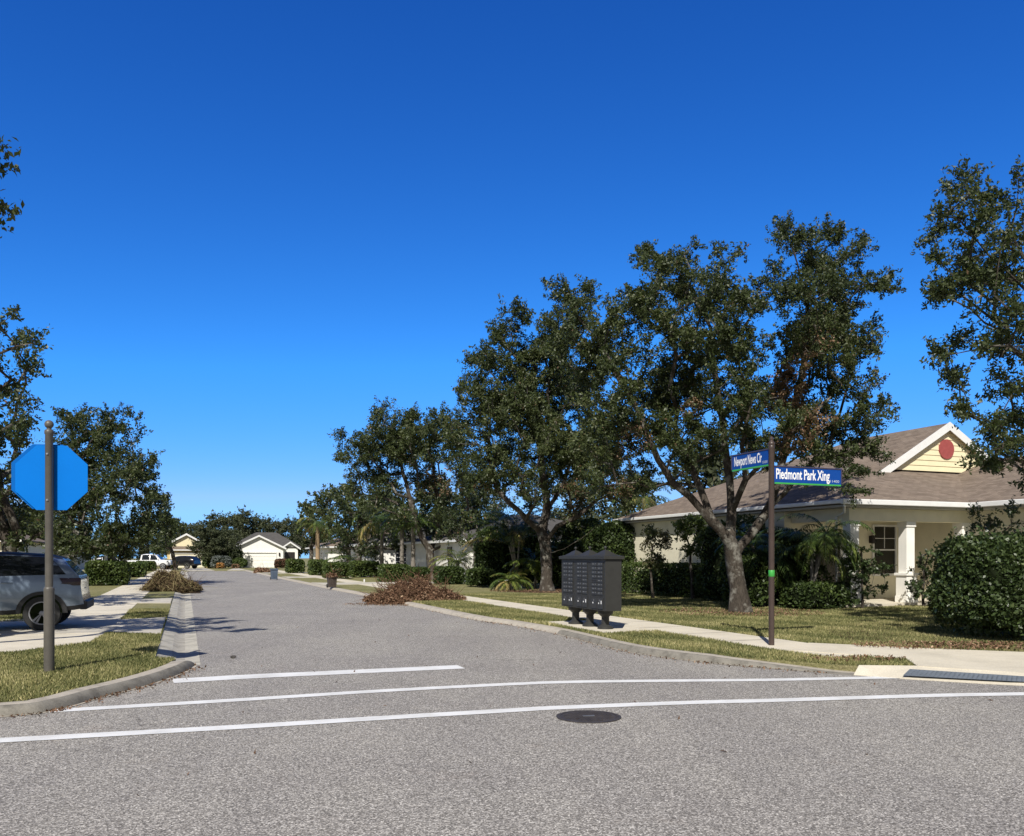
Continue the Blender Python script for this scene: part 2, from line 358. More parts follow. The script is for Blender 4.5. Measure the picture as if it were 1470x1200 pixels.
def wood(name, pos, par, tips, R, mat, parent, rmin=.006, power=.5, flare=1.5):
    n = len(pos); cnt = np.zeros(n); cnt[tips] += 1
    for i in range(n - 1, 0, -1): cnt[par[i]] += cnt[i]
    r = np.maximum(rmin, R * (np.maximum(cnt, 1) / max(cnt[0], 1)) ** power)
    z0 = pos[0][2]
    for i in range(n):
        if r[i] > R * .5: r[i] *= 1 + (flare - 1) * max(0, 1 - (pos[i][2] - z0) / .55) ** 2
    main = {}
    for i in range(1, n):
        p = par[i]
        if p not in main or r[i] > r[main[p]]: main[p] = i
    mb = MB(); ring = {}
    def mkring(c, dirv, rad, k, wob=0):
        t = Vector(dirv).normalized(); x = t.cross(Vector((.31, .95, .05))).normalized(); y = t.cross(x); i0 = len(mb.v)
        for j in range(k):
            a = 2 * PI * j / k; q = rad * (1 + wob * math.sin(a * 3 + c[2] * 2.1) + wob * .6 * math.sin(a * 5 - c[2] * 3))
            mb.v.append(tuple(Vector(c) + (x * math.cos(a) + y * math.sin(a)) * q))
        return i0
    def sides(rad): return 12 if rad > .08 else 7 if rad > .03 else 4 if rad > .012 else 3
    K = {}
    dir0 = pos[main[0]] - pos[0]; K[0] = sides(r[0]); ring[0] = mkring(pos[0], dir0, r[0], K[0], .07)
    for i in range(1, n):
        p = par[i]; dv = pos[i] - pos[p]
        if np.linalg.norm(dv) < 1e-6: dv = np.array([0, 0, 1e-3])
        if main.get(p) == i and K[p] == sides(r[i]): k, r0 = K[p], ring[p]
        else: k = sides(r[i]); r0 = mkring(pos[p], dv, min(r[p], r[i] * 1.15), k, .05)
        sm = dv / np.linalg.norm(dv)
        if i in main: e = pos[main[i]] - pos[i]; sm = sm + e / max(np.linalg.norm(e), 1e-6)
        if np.linalg.norm(sm) < .1: sm = dv
        ri = mkring(pos[i], sm, r[i], k, .06 if r[i] > .06 else 0); ring[i] = ri; K[i] = k
        for j in range(k):
            j2 = (j + 1) % k; mb.f.append((r0 + j, r0 + j2, ri + j2, ri + j)); mb.m.append(0); mb.uv.append(None)
    return mb.build(name, mat, parent, smooth=True, fix=False)
def tree(name, label, base, limbs, clumps, seed, R=.25, dens=11, leaves=55, leaf=(.10, .05), sig=.22, mat='oak_leaf', bark='oak_bark',
         brown=(), group=None, cat='tree', bare=.04, tone=0.0, jitter=.12):
    """limbs: lists of world points, the first starts at the base; clumps: (centre, radius)."""
    rng = np.random.default_rng(seed); base = Vector(base)
    root = empty(name, base, 0, label, cat, group); b = np.array(base)
    nodes = [(np.zeros(3), 0)]
    for L in limbs:
        pts = [np.array(p) - b for p in L]
        d0 = [np.linalg.norm(nd_[0] - pts[0]) for nd_ in nodes]; last = int(np.argmin(d0))
        if d0[last] > .12: nodes.append((pts[0], last)); last = len(nodes) - 1
        for p, q in zip(pts[:-1], pts[1:]):
            m = max(1, int(np.linalg.norm(q - p) / .35))
            for j in range(1, m + 1):
                x = p + (q - p) * j / m + (rng.normal(size=3) * .02 if j < m else 0)
                nodes.append((x, last)); last = len(nodes) - 1
    att, tn = [], []
    for c, r in clumps:
        k = max(3, int(dens * r ** 2.2 + rng.random()))
        x = unit(rng.normal(size=(k, 3))) * (rng.random((k, 1)) ** .42) * r * np.array([1, 1.05, .92])
        att.append(np.array(c) - b + x); tn += [rng.normal() * .07] * k
    att = np.concatenate(att); tn = np.array(tn) + rng.normal(size=len(att)) * .06
    pos, par, tips = grow(nodes, att, rng, jitter)
    wood('trunk', pos, par, tips, R, bark, root)
    # leaves: sprays along the last piece of every twig
    order = np.argsort(np.linalg.norm(att - (pos[0] + np.array([0, 0, 2.0])), axis=1))
    tip_t = tn[order]; tp = pos[tips]; tq = pos[[par[i] for i in tips]]
    keep = rng.random(len(tips)) > bare
    cnt = (leaves * (.55 + .9 * rng.random(len(tips))) * keep).astype(int)
    idx = np.repeat(np.arange(len(tips)), cnt); n = len(idx)
    ns = 5; sd_ = unit(rng.normal(size=(len(tips), ns, 3)) + unit(tp - tq)[:, None, :] * .9 + np.array([0, 0, .25]))
    so_ = rng.normal(size=(len(tips), ns, 3)) * sig * .55 * np.array([1, 1, .8]); sl_ = sig * (1.6 + 1.5 * rng.random((len(tips), ns, 1)))
    k_ = rng.integers(0, ns, n); ax = sd_[idx, k_]; f = rng.random((n, 1))
    c = tp[idx] + so_[idx, k_] + ax * sl_[idx, k_] * (f - .25) + np.clip(rng.normal(size=(n, 3)), -1.7, 1.7) * sig * .30 * (1.15 - .55 * f)
    tint = .42 + tone + tip_t[idx] + rng.normal(size=n) * .13
    tint = np.minimum(tint, .86)
    tint = np.where(rng.random(n) < .007, .92, tint)
    for (bc, br_, pr) in brown:
        dd = np.linalg.norm((c + b - np.array(bc)) * np.array([1, .22, 1]) * (1 + .25 * np.sin(c * 5)), axis=1); sel = (dd < br_) & (rng.random(n) < pr)
        tint = np.where(sel, .90 + .1 * rng.random(n), tint)
    lq = leaf_quads(c, leaf[0], leaf[1], rng, axis=ax * .6)
    quads('crown', lq, tint, mat, root)
    return root
def pxclumps(lst, Y, seed, D=2.2, dbl=.55):
    rng = random.Random(seed); xs = [c[0] for c in lst]; cx = (max(xs) + min(xs)) / 2; hw = (max(xs) - min(xs)) / 2 + 25
    out = []
    for c in lst:
        k = math.sqrt(max(.05, 1 - ((c[0] - cx) / hw) ** 2))
        ds = [rng.uniform(-1, .2) * D * k] + ([rng.uniform(0, 1) * D * k] if rng.random() < dbl else [])
        for q in ds:
            y = Y + q; out.append((P(c[0], c[1], y), c[2] / FPX * y))
    return out
def hedge(name, label, c, size, rz, n, leaf=(.07, .045), mat='hedge_leaf', group=None, seed=1, rounding=.25, cat='hedge', z=.08, wob=.05, tone=0, shoots=0):
    """a clipped hedge: a solid core coloured like inner shade under a skin of small leaves, ONE mesh"""
    rng = np.random.default_rng(seed); sx, sy, sz = size
    m = n
    u = rng.uniform(-1, 1, (m, 3)); ar = np.array([sy * sz, sx * sz, sx * sy * .9]); ax = rng.choice(3, m, p=ar / ar.sum())
    sgn = np.where(rng.random(m) < .5, -1, 1.); sgn = np.where(ax == 2, np.where(rng.random(m) < .88, 1, sgn), sgn)
    u[np.arange(m), ax] = sgn
    h = np.array([sx, sy, sz]) / 2
    p = u * h; r = min(h) * rounding * 2          # round the corners
    inner = np.maximum(h - r, .01); q = np.clip(p, -inner, inner); dlt = p - q; ln = np.linalg.norm(dlt, axis=1, keepdims=True)
    p = q + dlt / np.maximum(ln, 1e-6) * np.minimum(ln, r)
    lump = np.sin(p[:, 0] * 4.1 + seed) * np.cos(p[:, 1] * 3.7 + seed) + np.sin(p[:, 2] * 5 + p[:, 0] * 2.3)
    p = p * (1 + wob * lump[:, None] * .5) - unit(p) * np.abs(rng.normal(size=(m, 1))) * .07 + rng.normal(size=(m, 3)) * .03
    p[:, 2] += h[2]; p[:, 2] = np.maximum(p[:, 2], .03)
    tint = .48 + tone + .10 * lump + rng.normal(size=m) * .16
    if shoots:
        pk = rng.integers(0, m, shoots); up_ = p[pk, 2] > h[2] * .5; pk = pk[up_]; q_ = p[pk]; dr = unit(unit(q_ - [0, 0, h[2]]) + [0, 0, .8] + rng.normal(size=q_.shape) * .3)
        ln_ = .10 + .20 * rng.random((len(pk), 1)); p2 = np.concatenate([q_ + dr * ln_ * f_ + rng.normal(size=q_.shape) * .018 for f_ in np.linspace(.1, 1, 9)])
        p = np.concatenate([p, p2]); lump = np.concatenate([lump, np.zeros(len(p2))]); tint = np.concatenate([tint, .62 + rng.normal(size=len(p2)) * .15]); m = len(p)
    lq = leaf_quads(p, leaf[0], leaf[1], rng, axis=unit(p - [0, 0, h[2]]) * .5, up=.6)
    o = quads(name, lq, tint, mat); o.location = (c[0], c[1], z); o.rotation_euler = (0, 0, rz)
    # core joined into the same mesh
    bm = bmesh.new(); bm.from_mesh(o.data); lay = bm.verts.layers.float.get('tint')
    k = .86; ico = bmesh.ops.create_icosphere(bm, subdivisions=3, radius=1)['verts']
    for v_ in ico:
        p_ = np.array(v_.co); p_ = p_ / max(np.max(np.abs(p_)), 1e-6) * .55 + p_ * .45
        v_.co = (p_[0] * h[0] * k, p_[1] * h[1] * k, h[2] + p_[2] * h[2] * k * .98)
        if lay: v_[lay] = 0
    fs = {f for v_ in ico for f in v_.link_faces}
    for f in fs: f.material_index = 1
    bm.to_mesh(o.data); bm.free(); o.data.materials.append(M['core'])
    return tag(o, label, cat, group)
def palm(name, label, base, height, flen, nf, seed, R=.10, droop=1.0, bark='palm_bark', lean=(0, 0), leaflet=.32, group=None, e0=.2, e1=1.3, nl=26, cat='palm', stems=1, tone=0, wl=.030):
    rng = np.random.default_rng(seed); root = empty(name, base, 0, label, cat, group)
    Q, T = [], []; tr = MB(); ra = MB()
    for st in range(stems):
        sa = rng.random() * 6.28; lx, ly = (lean if stems == 1 else (lean[0] + math.cos(sa) * .35 * height * .5, lean[1] + math.sin(sa) * .35 * height * .5))
        hh = height * (1 if st == 0 else .65 + .35 * rng.random()); K = 9
        path = [(lx * (k / K) ** 1.7, ly * (k / K) ** 1.7, hh * k / K) for k in range(K + 1)]
        tr.tube(path, [R * (1.35 - .5 * min(1, k / 3) + .06 * (k % 2)) for k in range(K + 1)], 9)
        top = np.array(path[-1])
        for f in range(nf):
            az = 2 * PI * (f * .381966 + rng.random() * .06); el = e0 + (e1 - e0) * rng.random(); L = flen * (.8 + .3 * rng.random())
            p = top.copy(); dirh = np.array([math.cos(az), math.sin(az), 0]); pts = [p.copy()]; S = 12; tn = rng.normal() * .12 + tone
            for k in range(S):
                e = el - droop * 1.9 * ((k + .5) / S) ** 1.3
                p = p + (dirh * math.cos(e) + np.array([0, 0, math.sin(e)])) * L / S; pts.append(p.copy())
            pts = np.array(pts); ra.tube([Vector(q) for q in pts], [.018 * (1 - .8 * k / S) for k in range(S + 1)], 4)
            tt = np.linspace(.14, .99, nl); i0 = np.minimum((tt * S).astype(int), S - 1); fr = tt * S - i0
            c = pts[i0] * (1 - fr[:, None]) + pts[i0 + 1] * fr[:, None]; tg = unit(pts[i0 + 1] - pts[i0])
            side = unit(np.cross(tg, np.array([0, 0, 1.])))
            for sg in (-1, 1):
                ll = leaflet * flen / 1.6 * np.sin(np.pi * (tt * .85 + .12)) [:, None] * (1 + .1 * rng.normal(size=(nl, 1)))
                dl = unit(side * sg + tg * .65 + np.array([0, 0, -.22]) + rng.normal(size=(nl, 3)) * .10)
                wv = unit(np.cross(dl, np.array([0, 0, 1.]) + tg * .2)) * wl * .5
                mid = c + dl * ll * .5 + np.array([0, 0, .02]); tip = c + dl * ll - np.array([0, 0, 1.]) * ll * .22 * droop
                Q.append(np.stack([c, mid + wv, tip, mid - wv], axis=1)); T.append(np.full(nl, .5 + tn) + rng.normal(size=nl) * .08 + (.3 if el < e0 + .12 else 0))
    tr.build('trunk', bark, root, smooth=True, fix=False)
    cr = quads('crown', np.concatenate(Q), np.concatenate(T), 'palm_leaf', root)
    ra.build('frond_stalks', 'palm_leaf', cr, fix=False)
    return root
def heap(name, label, c, size, rz, n, seed, mat, twigs=60, leaf=(.13, .06), z=0, cat='debris pile', straw=0):
    rng = np.random.default_rng(seed); sx, sy, sz = size
    u = rng.random((n, 1)) ** .55; a = rng.random(n) * 2 * PI
    p = np.stack([np.cos(a) * sx * u[:, 0], np.sin(a) * sy * u[:, 0], np.zeros(n)], 1)
    def top(x, y):
        q = np.clip(1 - (x / sx) ** 2 - (y / sy) ** 2, 0, 1) ** .8
        return sz * q * (.75 + .3 * np.sin(x * 2.3 + seed) * np.cos(y * 2.9) + .12 * np.sin(x * 7))
    t = top(p[:, 0], p[:, 1]); p[:, 2] = t * (.75 + .3 * rng.random(n)) + rng.random(n) * .06 + .015
    p += rng.normal(size=(n, 3)) * .05; p[:, 2] = np.maximum(p[:, 2], .01)
    lq = leaf_quads(p, leaf[0], leaf[1], rng, up=.1, jit=.6, axis=np.array([0, 0, .25]))
    tint = np.clip(.45 + .26 * rng.normal(size=n), 0, 1)
    parts = [lq]; tints = [tint]
    if straw:                                        # long dry fronds draped over the heap
        for k in range(straw):
            a0 = rng.random() * 2 * PI; x0, y0 = rng.normal() * sx * .3, rng.normal() * sy * .3; L = 12; w_ = .02
            pts = []
            for j in range(L + 1):
                x, y = x0 + math.cos(a0) * j * .11, y0 + math.sin(a0) * j * .11
                pts.append(np.array([x, y, max(.03, float(top(np.array(x), np.array(y)))) + .09 + .10 * math.sin(j * .24)]))
            pts = np.array(pts); sd = np.array([-math.sin(a0), math.cos(a0), .3]) * w_ * .5
            parts.append(np.stack([pts[:-1] - sd, pts[:-1] + sd, pts[1:] + sd, pts[1:] - sd], 1)); tints.append(np.full(L, .72 + .2 * rng.random()))
    for k in range(twigs):
        a0 = rng.random() * 2 * PI; rr = rng.random() ** .6 * .85; x, y = math.cos(a0) * sx * rr, math.sin(a0) * sy * rr
        b0 = np.array([x, y, float(top(np.array(x), np.array(y))) * .9 + .03]); dv = unit(rng.normal(size=3) * [1, 1, .55] + [0, 0, .3])
        L = .3 + .6 * rng.random(); e = b0 + dv * L; e[2] = max(.03, e[2]); md = (b0 + e) / 2 + rng.normal(size=3) * .06
        for wv in (np.array([.009, .004, .006]), np.array([-.004, .009, .006])):
            parts.append(np.stack([np.array([b0 - wv, b0 + wv, md + wv, md - wv]), np.array([md - wv, md + wv, e + wv * .4, e - wv * .4])])); tints.append(np.array([.15, .2]))
    o = quads(name, np.concatenate(parts), np.concatenate(tints), mat); o.location = (c[0], c[1], z); o.rotation_euler = (0, 0, rz)
    bm = bmesh.new(); bm.from_mesh(o.data); lay = bm.verts.layers.float.get('tint')
    N = 18; gv = {}
    for i in range(N + 1):
        for j in range(N + 1):
            x, y = (i / N * 2 - 1) * sx * .95, (j / N * 2 - 1) * sy * .95
            vv = bm.verts.new((x, y, float(top(np.array(x), np.array(y))) * .78 - .02)); vv[lay] = .12; gv[i, j] = vv
    for i in range(N):
        for j in range(N):
            bm.faces.new((gv[i, j], gv[i + 1, j], gv[i + 1, j + 1], gv[i, j + 1]))
    bm.to_mesh(o.data); bm.free()
    return tag(o, label, cat)
# ---------------------------------------------------------------- ground
def sheet(name, pts, mat, z=None, kind='structure', depth=0, parent=None):
    bm = bmesh.new(); vs = [bm.verts.new((p[0], p[1], p[2] if z is None else z)) for p in pts]
    f = bm.faces.new(vs)
    if depth:
        r = bmesh.ops.extrude_face_region(bm, geom=[f]); ex = [g for g in r['geom'] if isinstance(g, bmesh.types.BMVert)]
        for v_ in ex: v_.co.z -= depth
    bmesh.ops.triangulate(bm, faces=bm.faces[:])
    bmesh.ops.recalc_face_normals(bm, faces=bm.faces[:])
    if not depth:
        for q in bm.faces:
            if q.normal.z < 0: q.normal_flip()
    me = bpy.data.meshes.new(name); bm.to_mesh(me); bm.free(); me.materials.append(M[mat])
    o = bpy.data.objects.new(name, me); COL.objects.link(o)
    if kind: o['kind'] = kind
    return o
def offset(pl, dist):
    out = []
    for i, p in enumerate(pl):
        t = (pl[min(i + 1, len(pl) - 1)] - pl[max(i - 1, 0)]); t.z = 0; t.normalize()
        out.append(p + Vector((-t.y, t.x, 0)) * dist)
    return out
def smooth_line(pl, n=4):
    out = []
    for i in range(len(pl) - 1):
        p0, p1, p2, p3 = pl[max(i - 1, 0)], pl[i], pl[i + 1], pl[min(i + 2, len(pl) - 1)]
        for k in range(n):
            t = k / n
            out.append(.5 * ((2 * p1) + (p2 - p0) * t + (2 * p0 - 5 * p1 + 4 * p2 - p3) * t * t + (3 * p1 - p0 - 3 * p2 + p3) * t ** 3))
    out.append(pl[-1]); return out
S_END = 103.0; ZL, ZR = .10, .09
sheet('ground', [(-900, -300, 0), (900, -300, 0), (900, 1500, 0), (-900, 1500, 0)], 'lawn', -.08)
Lb = [G(0, 1029) - V * 60, G(0, 1029) - V * 8, G(0, 1029) - V * 2.2] + [G(*p) for p in ((0, 1029), (83, 1018), (141, 1002), (181, 992), (226, 979), (264, 965), (280, 955))]
Lb = Lb[:2] + smooth_line(Lb[2:], 4)
Rb = [G(*p) for p in ((661, 885.6), (731, 897), (800, 910), (894, 934), (1008, 950.5), (1127, 961), (1265, 972), (1470, 984.5))]
Rfar = [W(S_END, 6.6), W(70, 6.6), W(44, 6.75), W(34, 6.95)]
Rb_near = smooth_line([W(34, 6.95)] + Rb + [W(6.3, 11.6)], 4)
Rb_all = Rfar[:-1] + Rb_near + [W(6.0, 14), W(6.0, 70)]
s0 = ST(Lb[-1])[0]
road = [p.copy() for p in Lb] + [W(s0 + .25, .2), W(60, .2), W(S_END, .2)] + [p.copy() for p in Rb_all] + [W(-14, 70), W(-14, -62)]
sheet('road', road, 'asphalt', 0)
# left curb round the corner
def curb(name, line, side, hfun, prof, mat):
    rows = []
    cols = [offset(line, side * o_) for o_, _ in prof]
    for i in range(len(line)):
        h = hfun(i / (len(line) - 1))
        rows.append([Vector((c[i].x, c[i].y, (z * h if z > 0 else z) + (.003 if j == 0 else 0))) for j, (c, (_, z)) in enumerate(zip(cols, prof))])
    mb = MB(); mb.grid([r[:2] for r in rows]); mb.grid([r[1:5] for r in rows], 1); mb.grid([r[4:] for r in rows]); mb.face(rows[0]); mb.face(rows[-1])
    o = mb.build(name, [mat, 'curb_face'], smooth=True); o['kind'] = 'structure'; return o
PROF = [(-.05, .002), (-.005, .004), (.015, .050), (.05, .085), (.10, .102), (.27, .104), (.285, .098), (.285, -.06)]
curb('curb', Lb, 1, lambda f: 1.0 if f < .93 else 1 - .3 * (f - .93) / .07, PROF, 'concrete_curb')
nR = [p for p in Rb_near if True]
cut = min(range(len(nR)), key=lambda i: (nR[i] - G(1235, 969.5)).length)
RC = Rfar[:-1] + nR[:cut + 1]
def hR(f):
    return 1.0
rows_line = RC
# the right-hand line runs towards the viewer, so "outward" is its left side
def outward(line, dist): return offset(line, dist)
_t = outward(RC, 1.0); OUT = 1 if ST(_t[3])[1] > ST(RC[3])[1] else -1
PROF_R = [(o_ * OUT, z) for o_, z in PROF]
def curb_r(line):
    cols = [offset(line, o_) for o_, _ in PROF_R]; mb = MB(); rows = []
    for i in range(len(line)):
        k = len(line) - 1 - i; h = 1 if k > 6 else max(.10, k / 7); h = min(h, 1 - .15 * min(1, max(0, (ST(line[i])[0] - 13) / 3)))
        rows.append([Vector((c[i].x, c[i].y, (z * h if z > 0 else z) + (.003 if j == 0 else 0))) for j, (c, (_, z)) in enumerate(zip(cols, PROF_R))])
    k_ = next(i for i, p in enumerate(line) if ST(p)[0] < 16.5); far, near = rows[:k_ + 1], rows[k_:]
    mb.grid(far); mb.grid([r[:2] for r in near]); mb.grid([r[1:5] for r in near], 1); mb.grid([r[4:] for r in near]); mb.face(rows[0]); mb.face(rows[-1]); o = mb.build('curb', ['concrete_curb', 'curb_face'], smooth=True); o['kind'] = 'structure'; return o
curb_r(RC)
# left valley gutter
mb = MB(); rows = []
ss = [s0 - .02 + .02, s0 + .35] + list(np.arange(s0 + .8, S_END, 2.0)) + [S_END]
for i, s_ in enumerate(ss):
    e = .25 if i == 0 else 0
    rows.append([W(s_ + e, -.42, ZL - .018), W(s_ + e * .6, -.20, .03), W(s_ + e * .3, -.12, -.012), W(s_, .0, -.016), W(s_, .215, .004)])
mb.grid([r[:2] for r in rows]); mb.grid([r[1:4] for r in rows], 1); mb.grid([r[3:] for r in rows]); g_ = mb.build('gutter', ['concrete_gutter', 'gutter_stain'], smooth=True); g_['kind'] = 'structure'
# lawns as raised slabs behind the curbs
Lback = offset(Lb, .27)
lawnL = [p for p in Lback] + [W(s0 + .3, -.42), W(140, -.42), W(140, -120), Lback[0] - V * 80 + U * 0, ]
sheet('lawn', lawnL, 'lawn', ZL, depth=.3)
Rback = offset(RC, .27 * OUT)
endp = G(1300, 957.5, ZR)
rampP = [G(1250, 954, ZR), G(1317, 957, ZR), G(1330, 955, ZR), G(1470, 958, ZR)]
lawnR = Rback[::-1]                                # from the corner away up the street
lawnR = [W(10.0, 80), W(10.0, 12.4)] + [G(1317, 957, ZR)] + lawnR[0:] + [W(140, 7.0), W(140, 130)]
sheet('lawn', lawnR, 'lawn', ZR, depth=.3)
sheet('lawn', [W(S_END, -.42), W(S_END, 7.0), W(140, 7.0), W(140, -.42)], 'lawn', .05, depth=.2)
# sidewalks, driveways
def slab(name, pts, mat='concrete_walk', z=.10, d=.12): return sheet(name, pts, mat, z, depth=d)
def walk_joints(s0_, s1_, t0, t1, z, step=1.5):
    mb = MB(); s_ = s0_
    while s_ < s1_:
        a, b, c, d_ = W(s_, t0, z), W(s_, t1, z), W(s_ + .018, t1, z), W(s_ + .018, t0, z); mb.face([a, b, c, d_]); s_ += step
    o = mb.build('sidewalk_joints', 'iron'); o['kind'] = 'structure'
RW0, RW1 = 8.95, 10.15
slab('sidewalk', [W(9.9, RW0 + .2), W(9.9, RW1 + .4), W(11.6, RW1), W(S_END, RW1), W(S_END, RW0), W(11.5, RW0)], z=ZR + .012)
walk_joints(12.5, 60, RW0, RW1, ZR + .016)
# corner pad and cross-street walk to the right
up = [G(1198, 925.7, ZR), G(1300, 931, ZR), G(1470, 937.6, ZR)]
lo = [G(1225, 951, ZR), G(1317, 958, ZR), G(1470, 968, ZR)]
st_u, st_l = ST(up[-1]), ST(lo[-1])
padpts = [W(11.7, RW1)] + up + [W(st_u[0] + .2, 16), W(st_u[0] + .2, 70), W(st_u[0] - 1.4, 70), W(st_u[0] - 1.4, 16)] + [lo[2], lo[1], G(1300, 946.5, ZR), W(10.9, RW0 + .1)]
slab('sidewalk', padpts, z=ZR + .020)
# curb ramp down to the road, flush with the asphalt
_be = Rback[-1]; _m = (_be + G(1317, 957.5, ZR)) / 2
rt = [_be, _m, G(1317, 957.5, ZR), G(1470, 968, ZR)] + [W(st_u[0] - 1.4, 16)]
rbm = [RC[-1], G(1262, 972), G(1310, 975.5), G(1470, 984.5), W(6.0, 15.5)]
mb = MB()
rows = [[Vector((p.x, p.y, ZR + .019)) for p in rt], [Vector((p.x, p.y, .008)) for p in rbm], [Vector((p.x, p.y, -.06)) for p in rbm]]
mb.grid(rows); o = mb.build('curb_ramp', 'concrete_walk', smooth=False); o['kind'] = 'structure'
def rampz(px, py): pass
# detectable-warning mat with its domes
ma = [G(1306, 961.5, ZR - .005), G(1478, 972.5, ZR - .012), G(1478, 980.5, .03), G(1296, 971, .03)]
mb = MB(); mb.face([p + Vector((0, 0, .012)) for p in ma]); 
for i in range(26):
    for j in range(5):
        f, g = (i + .5) / 26, (j + .5) / 5
        p = (ma[0] * (1 - f) + ma[1] * f) * (1 - g) + (ma[3] * (1 - f) + ma[2] * f) * g + Vector((0, 0, .012))
        mb.lathe([(.012, 0), (.009, .006)], p, 6)
o = mb.build('tactile_paving', 'tactile'); tag(o, 'blue-grey tactile mat with raised domes on the curb ramp', 'tactile mat')
mat2 = [G(-60, 1024, .06), G(-60, 1016, .1), G(22, 1013.5, .115), G(12, 1018.5, .115)]
# left side: sidewalk, two driveways crossing it
LWp = [(120, -1.45), (18.0, -1.45), (16.4, -1.55), (15.2, -2.5), (14.2, -4.2), (13.4, -9), (13.4, -60), (15.2, -60), (15.2, -9), (16.2, -5), (17.2, -3.4), (19.5, -3.1), (120, -3.1)]
slab('sidewalk', [W(s_, t_) for s_, t_ in LWp][::-1], z=ZL + .010)
walk_joints(23, 60, -3.1, -1.45, ZL + .014)
slab('driveway', [W(17.6, -.44), W(18.3, -1.3), W(18.3, -3.0), W(18.3, -16), W(23.0, -16), W(23.0, -3.0), W(22.0, -1.4), W(22.4, -.44)], 'concrete_drive', z=ZL + .022)
slab('driveway', [W(29.4, -.44), W(29.8, -1.4), W(29.8, -16), W(34.2, -16), W(34.2, -3), W(32.4, -1.4), W(32.8, -.44)], 'concrete_drive', z=ZL + .022)
slab('driveway', [W(55, -.44), W(55, -16), W(60, -16), W(60, -.44)], 'concrete_drive', z=ZL + .022)
for a_, b_ in ((45.5, 50.5), (62, 67), (80, 85)):
    slab('driveway', [W(a_, 6.98), W(a_ + .8, 7.8), W(a_ + .8, 16), W(b_ - .8, 16), W(b_ - .8, 7.8), W(b_, 6.98)], 'concrete_drive', z=ZR + .024)
slab('driveway', [W(S_END, .4), W(S_END, 3.2), W(128, 2.6), W(128, -3.0)], 'concrete_drive', z=.075, d=.1)
slab('driveway', [W(S_END + .5, 4.6), W(S_END + .5, 6.9), W(128, 13.0), W(128, 6.9)], 'concrete_drive', z=.078, d=.1)
slab('driveway', [W(108, -13), W(113, -13), W(113, -1.2), W(108, -1.2)], 'concrete_drive', z=ZL + .03)
# mulch beds
def blob_poly(c, rx, ry, rz=0, n=26, seed=1, wob=.14):
    r_ = random.Random(seed); ph = [r_.random() * 6.28 for _ in range(3)]
    out = []
    for k in range(n):
        a = 2 * PI * k / n; q = 1 + wob * math.sin(2 * a + ph[0]) + wob * .6 * math.sin(3 * a + ph[1]) + wob * .4 * math.sin(5 * a + ph[2])
        x, y = rx * q * math.cos(a), ry * q * math.sin(a)
        out.append((c[0] + x * math.cos(rz) - y * math.sin(rz), c[1] + x * math.sin(rz) + y * math.cos(rz), 0))
    return out
T1B, T2B, T3B = G(1063, 880, ZR), G(786, 849, ZR), G(620, 832, ZR)
for i, (c, rx, ry, rz) in enumerate(((T1B, 1.3, 1.2, 0), (T2B, 1.5, 1.5, 0), (T3B, 1.3, 1.5, 0), (W(24.5, 17.3), .8, 8.0, A), (W(18.9, 20.5), 3.6, .9, A), (W(13.0, 14.4), 3.4, 1.6, A + .5))):
    sheet('mulch_bed', blob_poly(c, rx, ry, rz, seed=i), 'mulch', ZR + .005 + .0015 * i)
# painted lines
def stripe(pts, width, end=None):
    l = smooth_line([G(*p) for p in pts], 4); a, b = offset(l, width / 2), offset(l, -width / 2); mb = MB()
    mb.grid([[Vector((p.x, p.y, .005)) for p in a], [Vector((p.x, p.y, .005)) for p in b]])
    o = mb.build('road_marking', 'road_paint'); o['kind'] = 'structure'; return o
stripe([(248, 978), (360, 971.4), (510, 964.5), (662, 957.5)], .40)
stripe([(72, 1021), (161, 1015.8), (252, 1010.5), (360, 1004), (550, 992), (735, 982.3), (833, 979), (963, 977.5), (1100, 976.3), (1193, 974.4), (1290, 972.5)], .21)
stripe([(-420, 1087), (0, 1063.3), (185, 1053), (370, 1042.3), (550, 1031), (735, 1020), (807, 1016), (988, 1009), (1100, 1006), (1220, 1002.3), (1350, 998.5), (1470, 996.4), (1600, 994)], .21)
# manhole
c = G(845, 1029.3); root = empty('manhole_cover', (c.x, c.y, 0), .2, 'dark round cast iron manhole cover set in the asphalt', 'manhole cover')
mb = MB(); mb.lathe([(.325, .002), (.325, .009), (.285, .010), (.285, .004)], n=40); mb.build('frame', 'iron', root)
mb = MB(); mb.lathe([(.278, .003), (.278, .008)], n=40)
for i in range(-8, 9):
    for j in range(-8, 9):
        x, y = i * .03, j * .03
        if x * x + y * y < .062: mb.box((x - .01, y - .01, .008), (x + .01, y + .01, .0125))
mb.build('lid', 'iron', root); mb = MB(); mb.box((-.06, -.02, .0125), (.06, .02, .015)); mb.build('badge', 'galv', root)
def rockmesh(name, p, r, mat, label, cat, seed=1):
    bm = bmesh.new(); bmesh.ops.create_icosphere(bm, subdivisions=2, radius=r); rr = random.Random(seed)
    for v_ in bm.verts: v_.co *= rr.uniform(.75, 1.2); v_.co.z = v_.co.z * .6 + r * .5
    me = bpy.data.meshes.new(name); bm.to_mesh(me); bm.free(); me.materials.append(M[mat])
    o = bpy.data.objects.new(name, me); COL.objects.link(o); o.location = p; return tag(o, label, cat)
rockmesh('stone', G(335, 945), .045, 'rock', 'small dark stone lying alone on the asphalt', 'stone', 3)
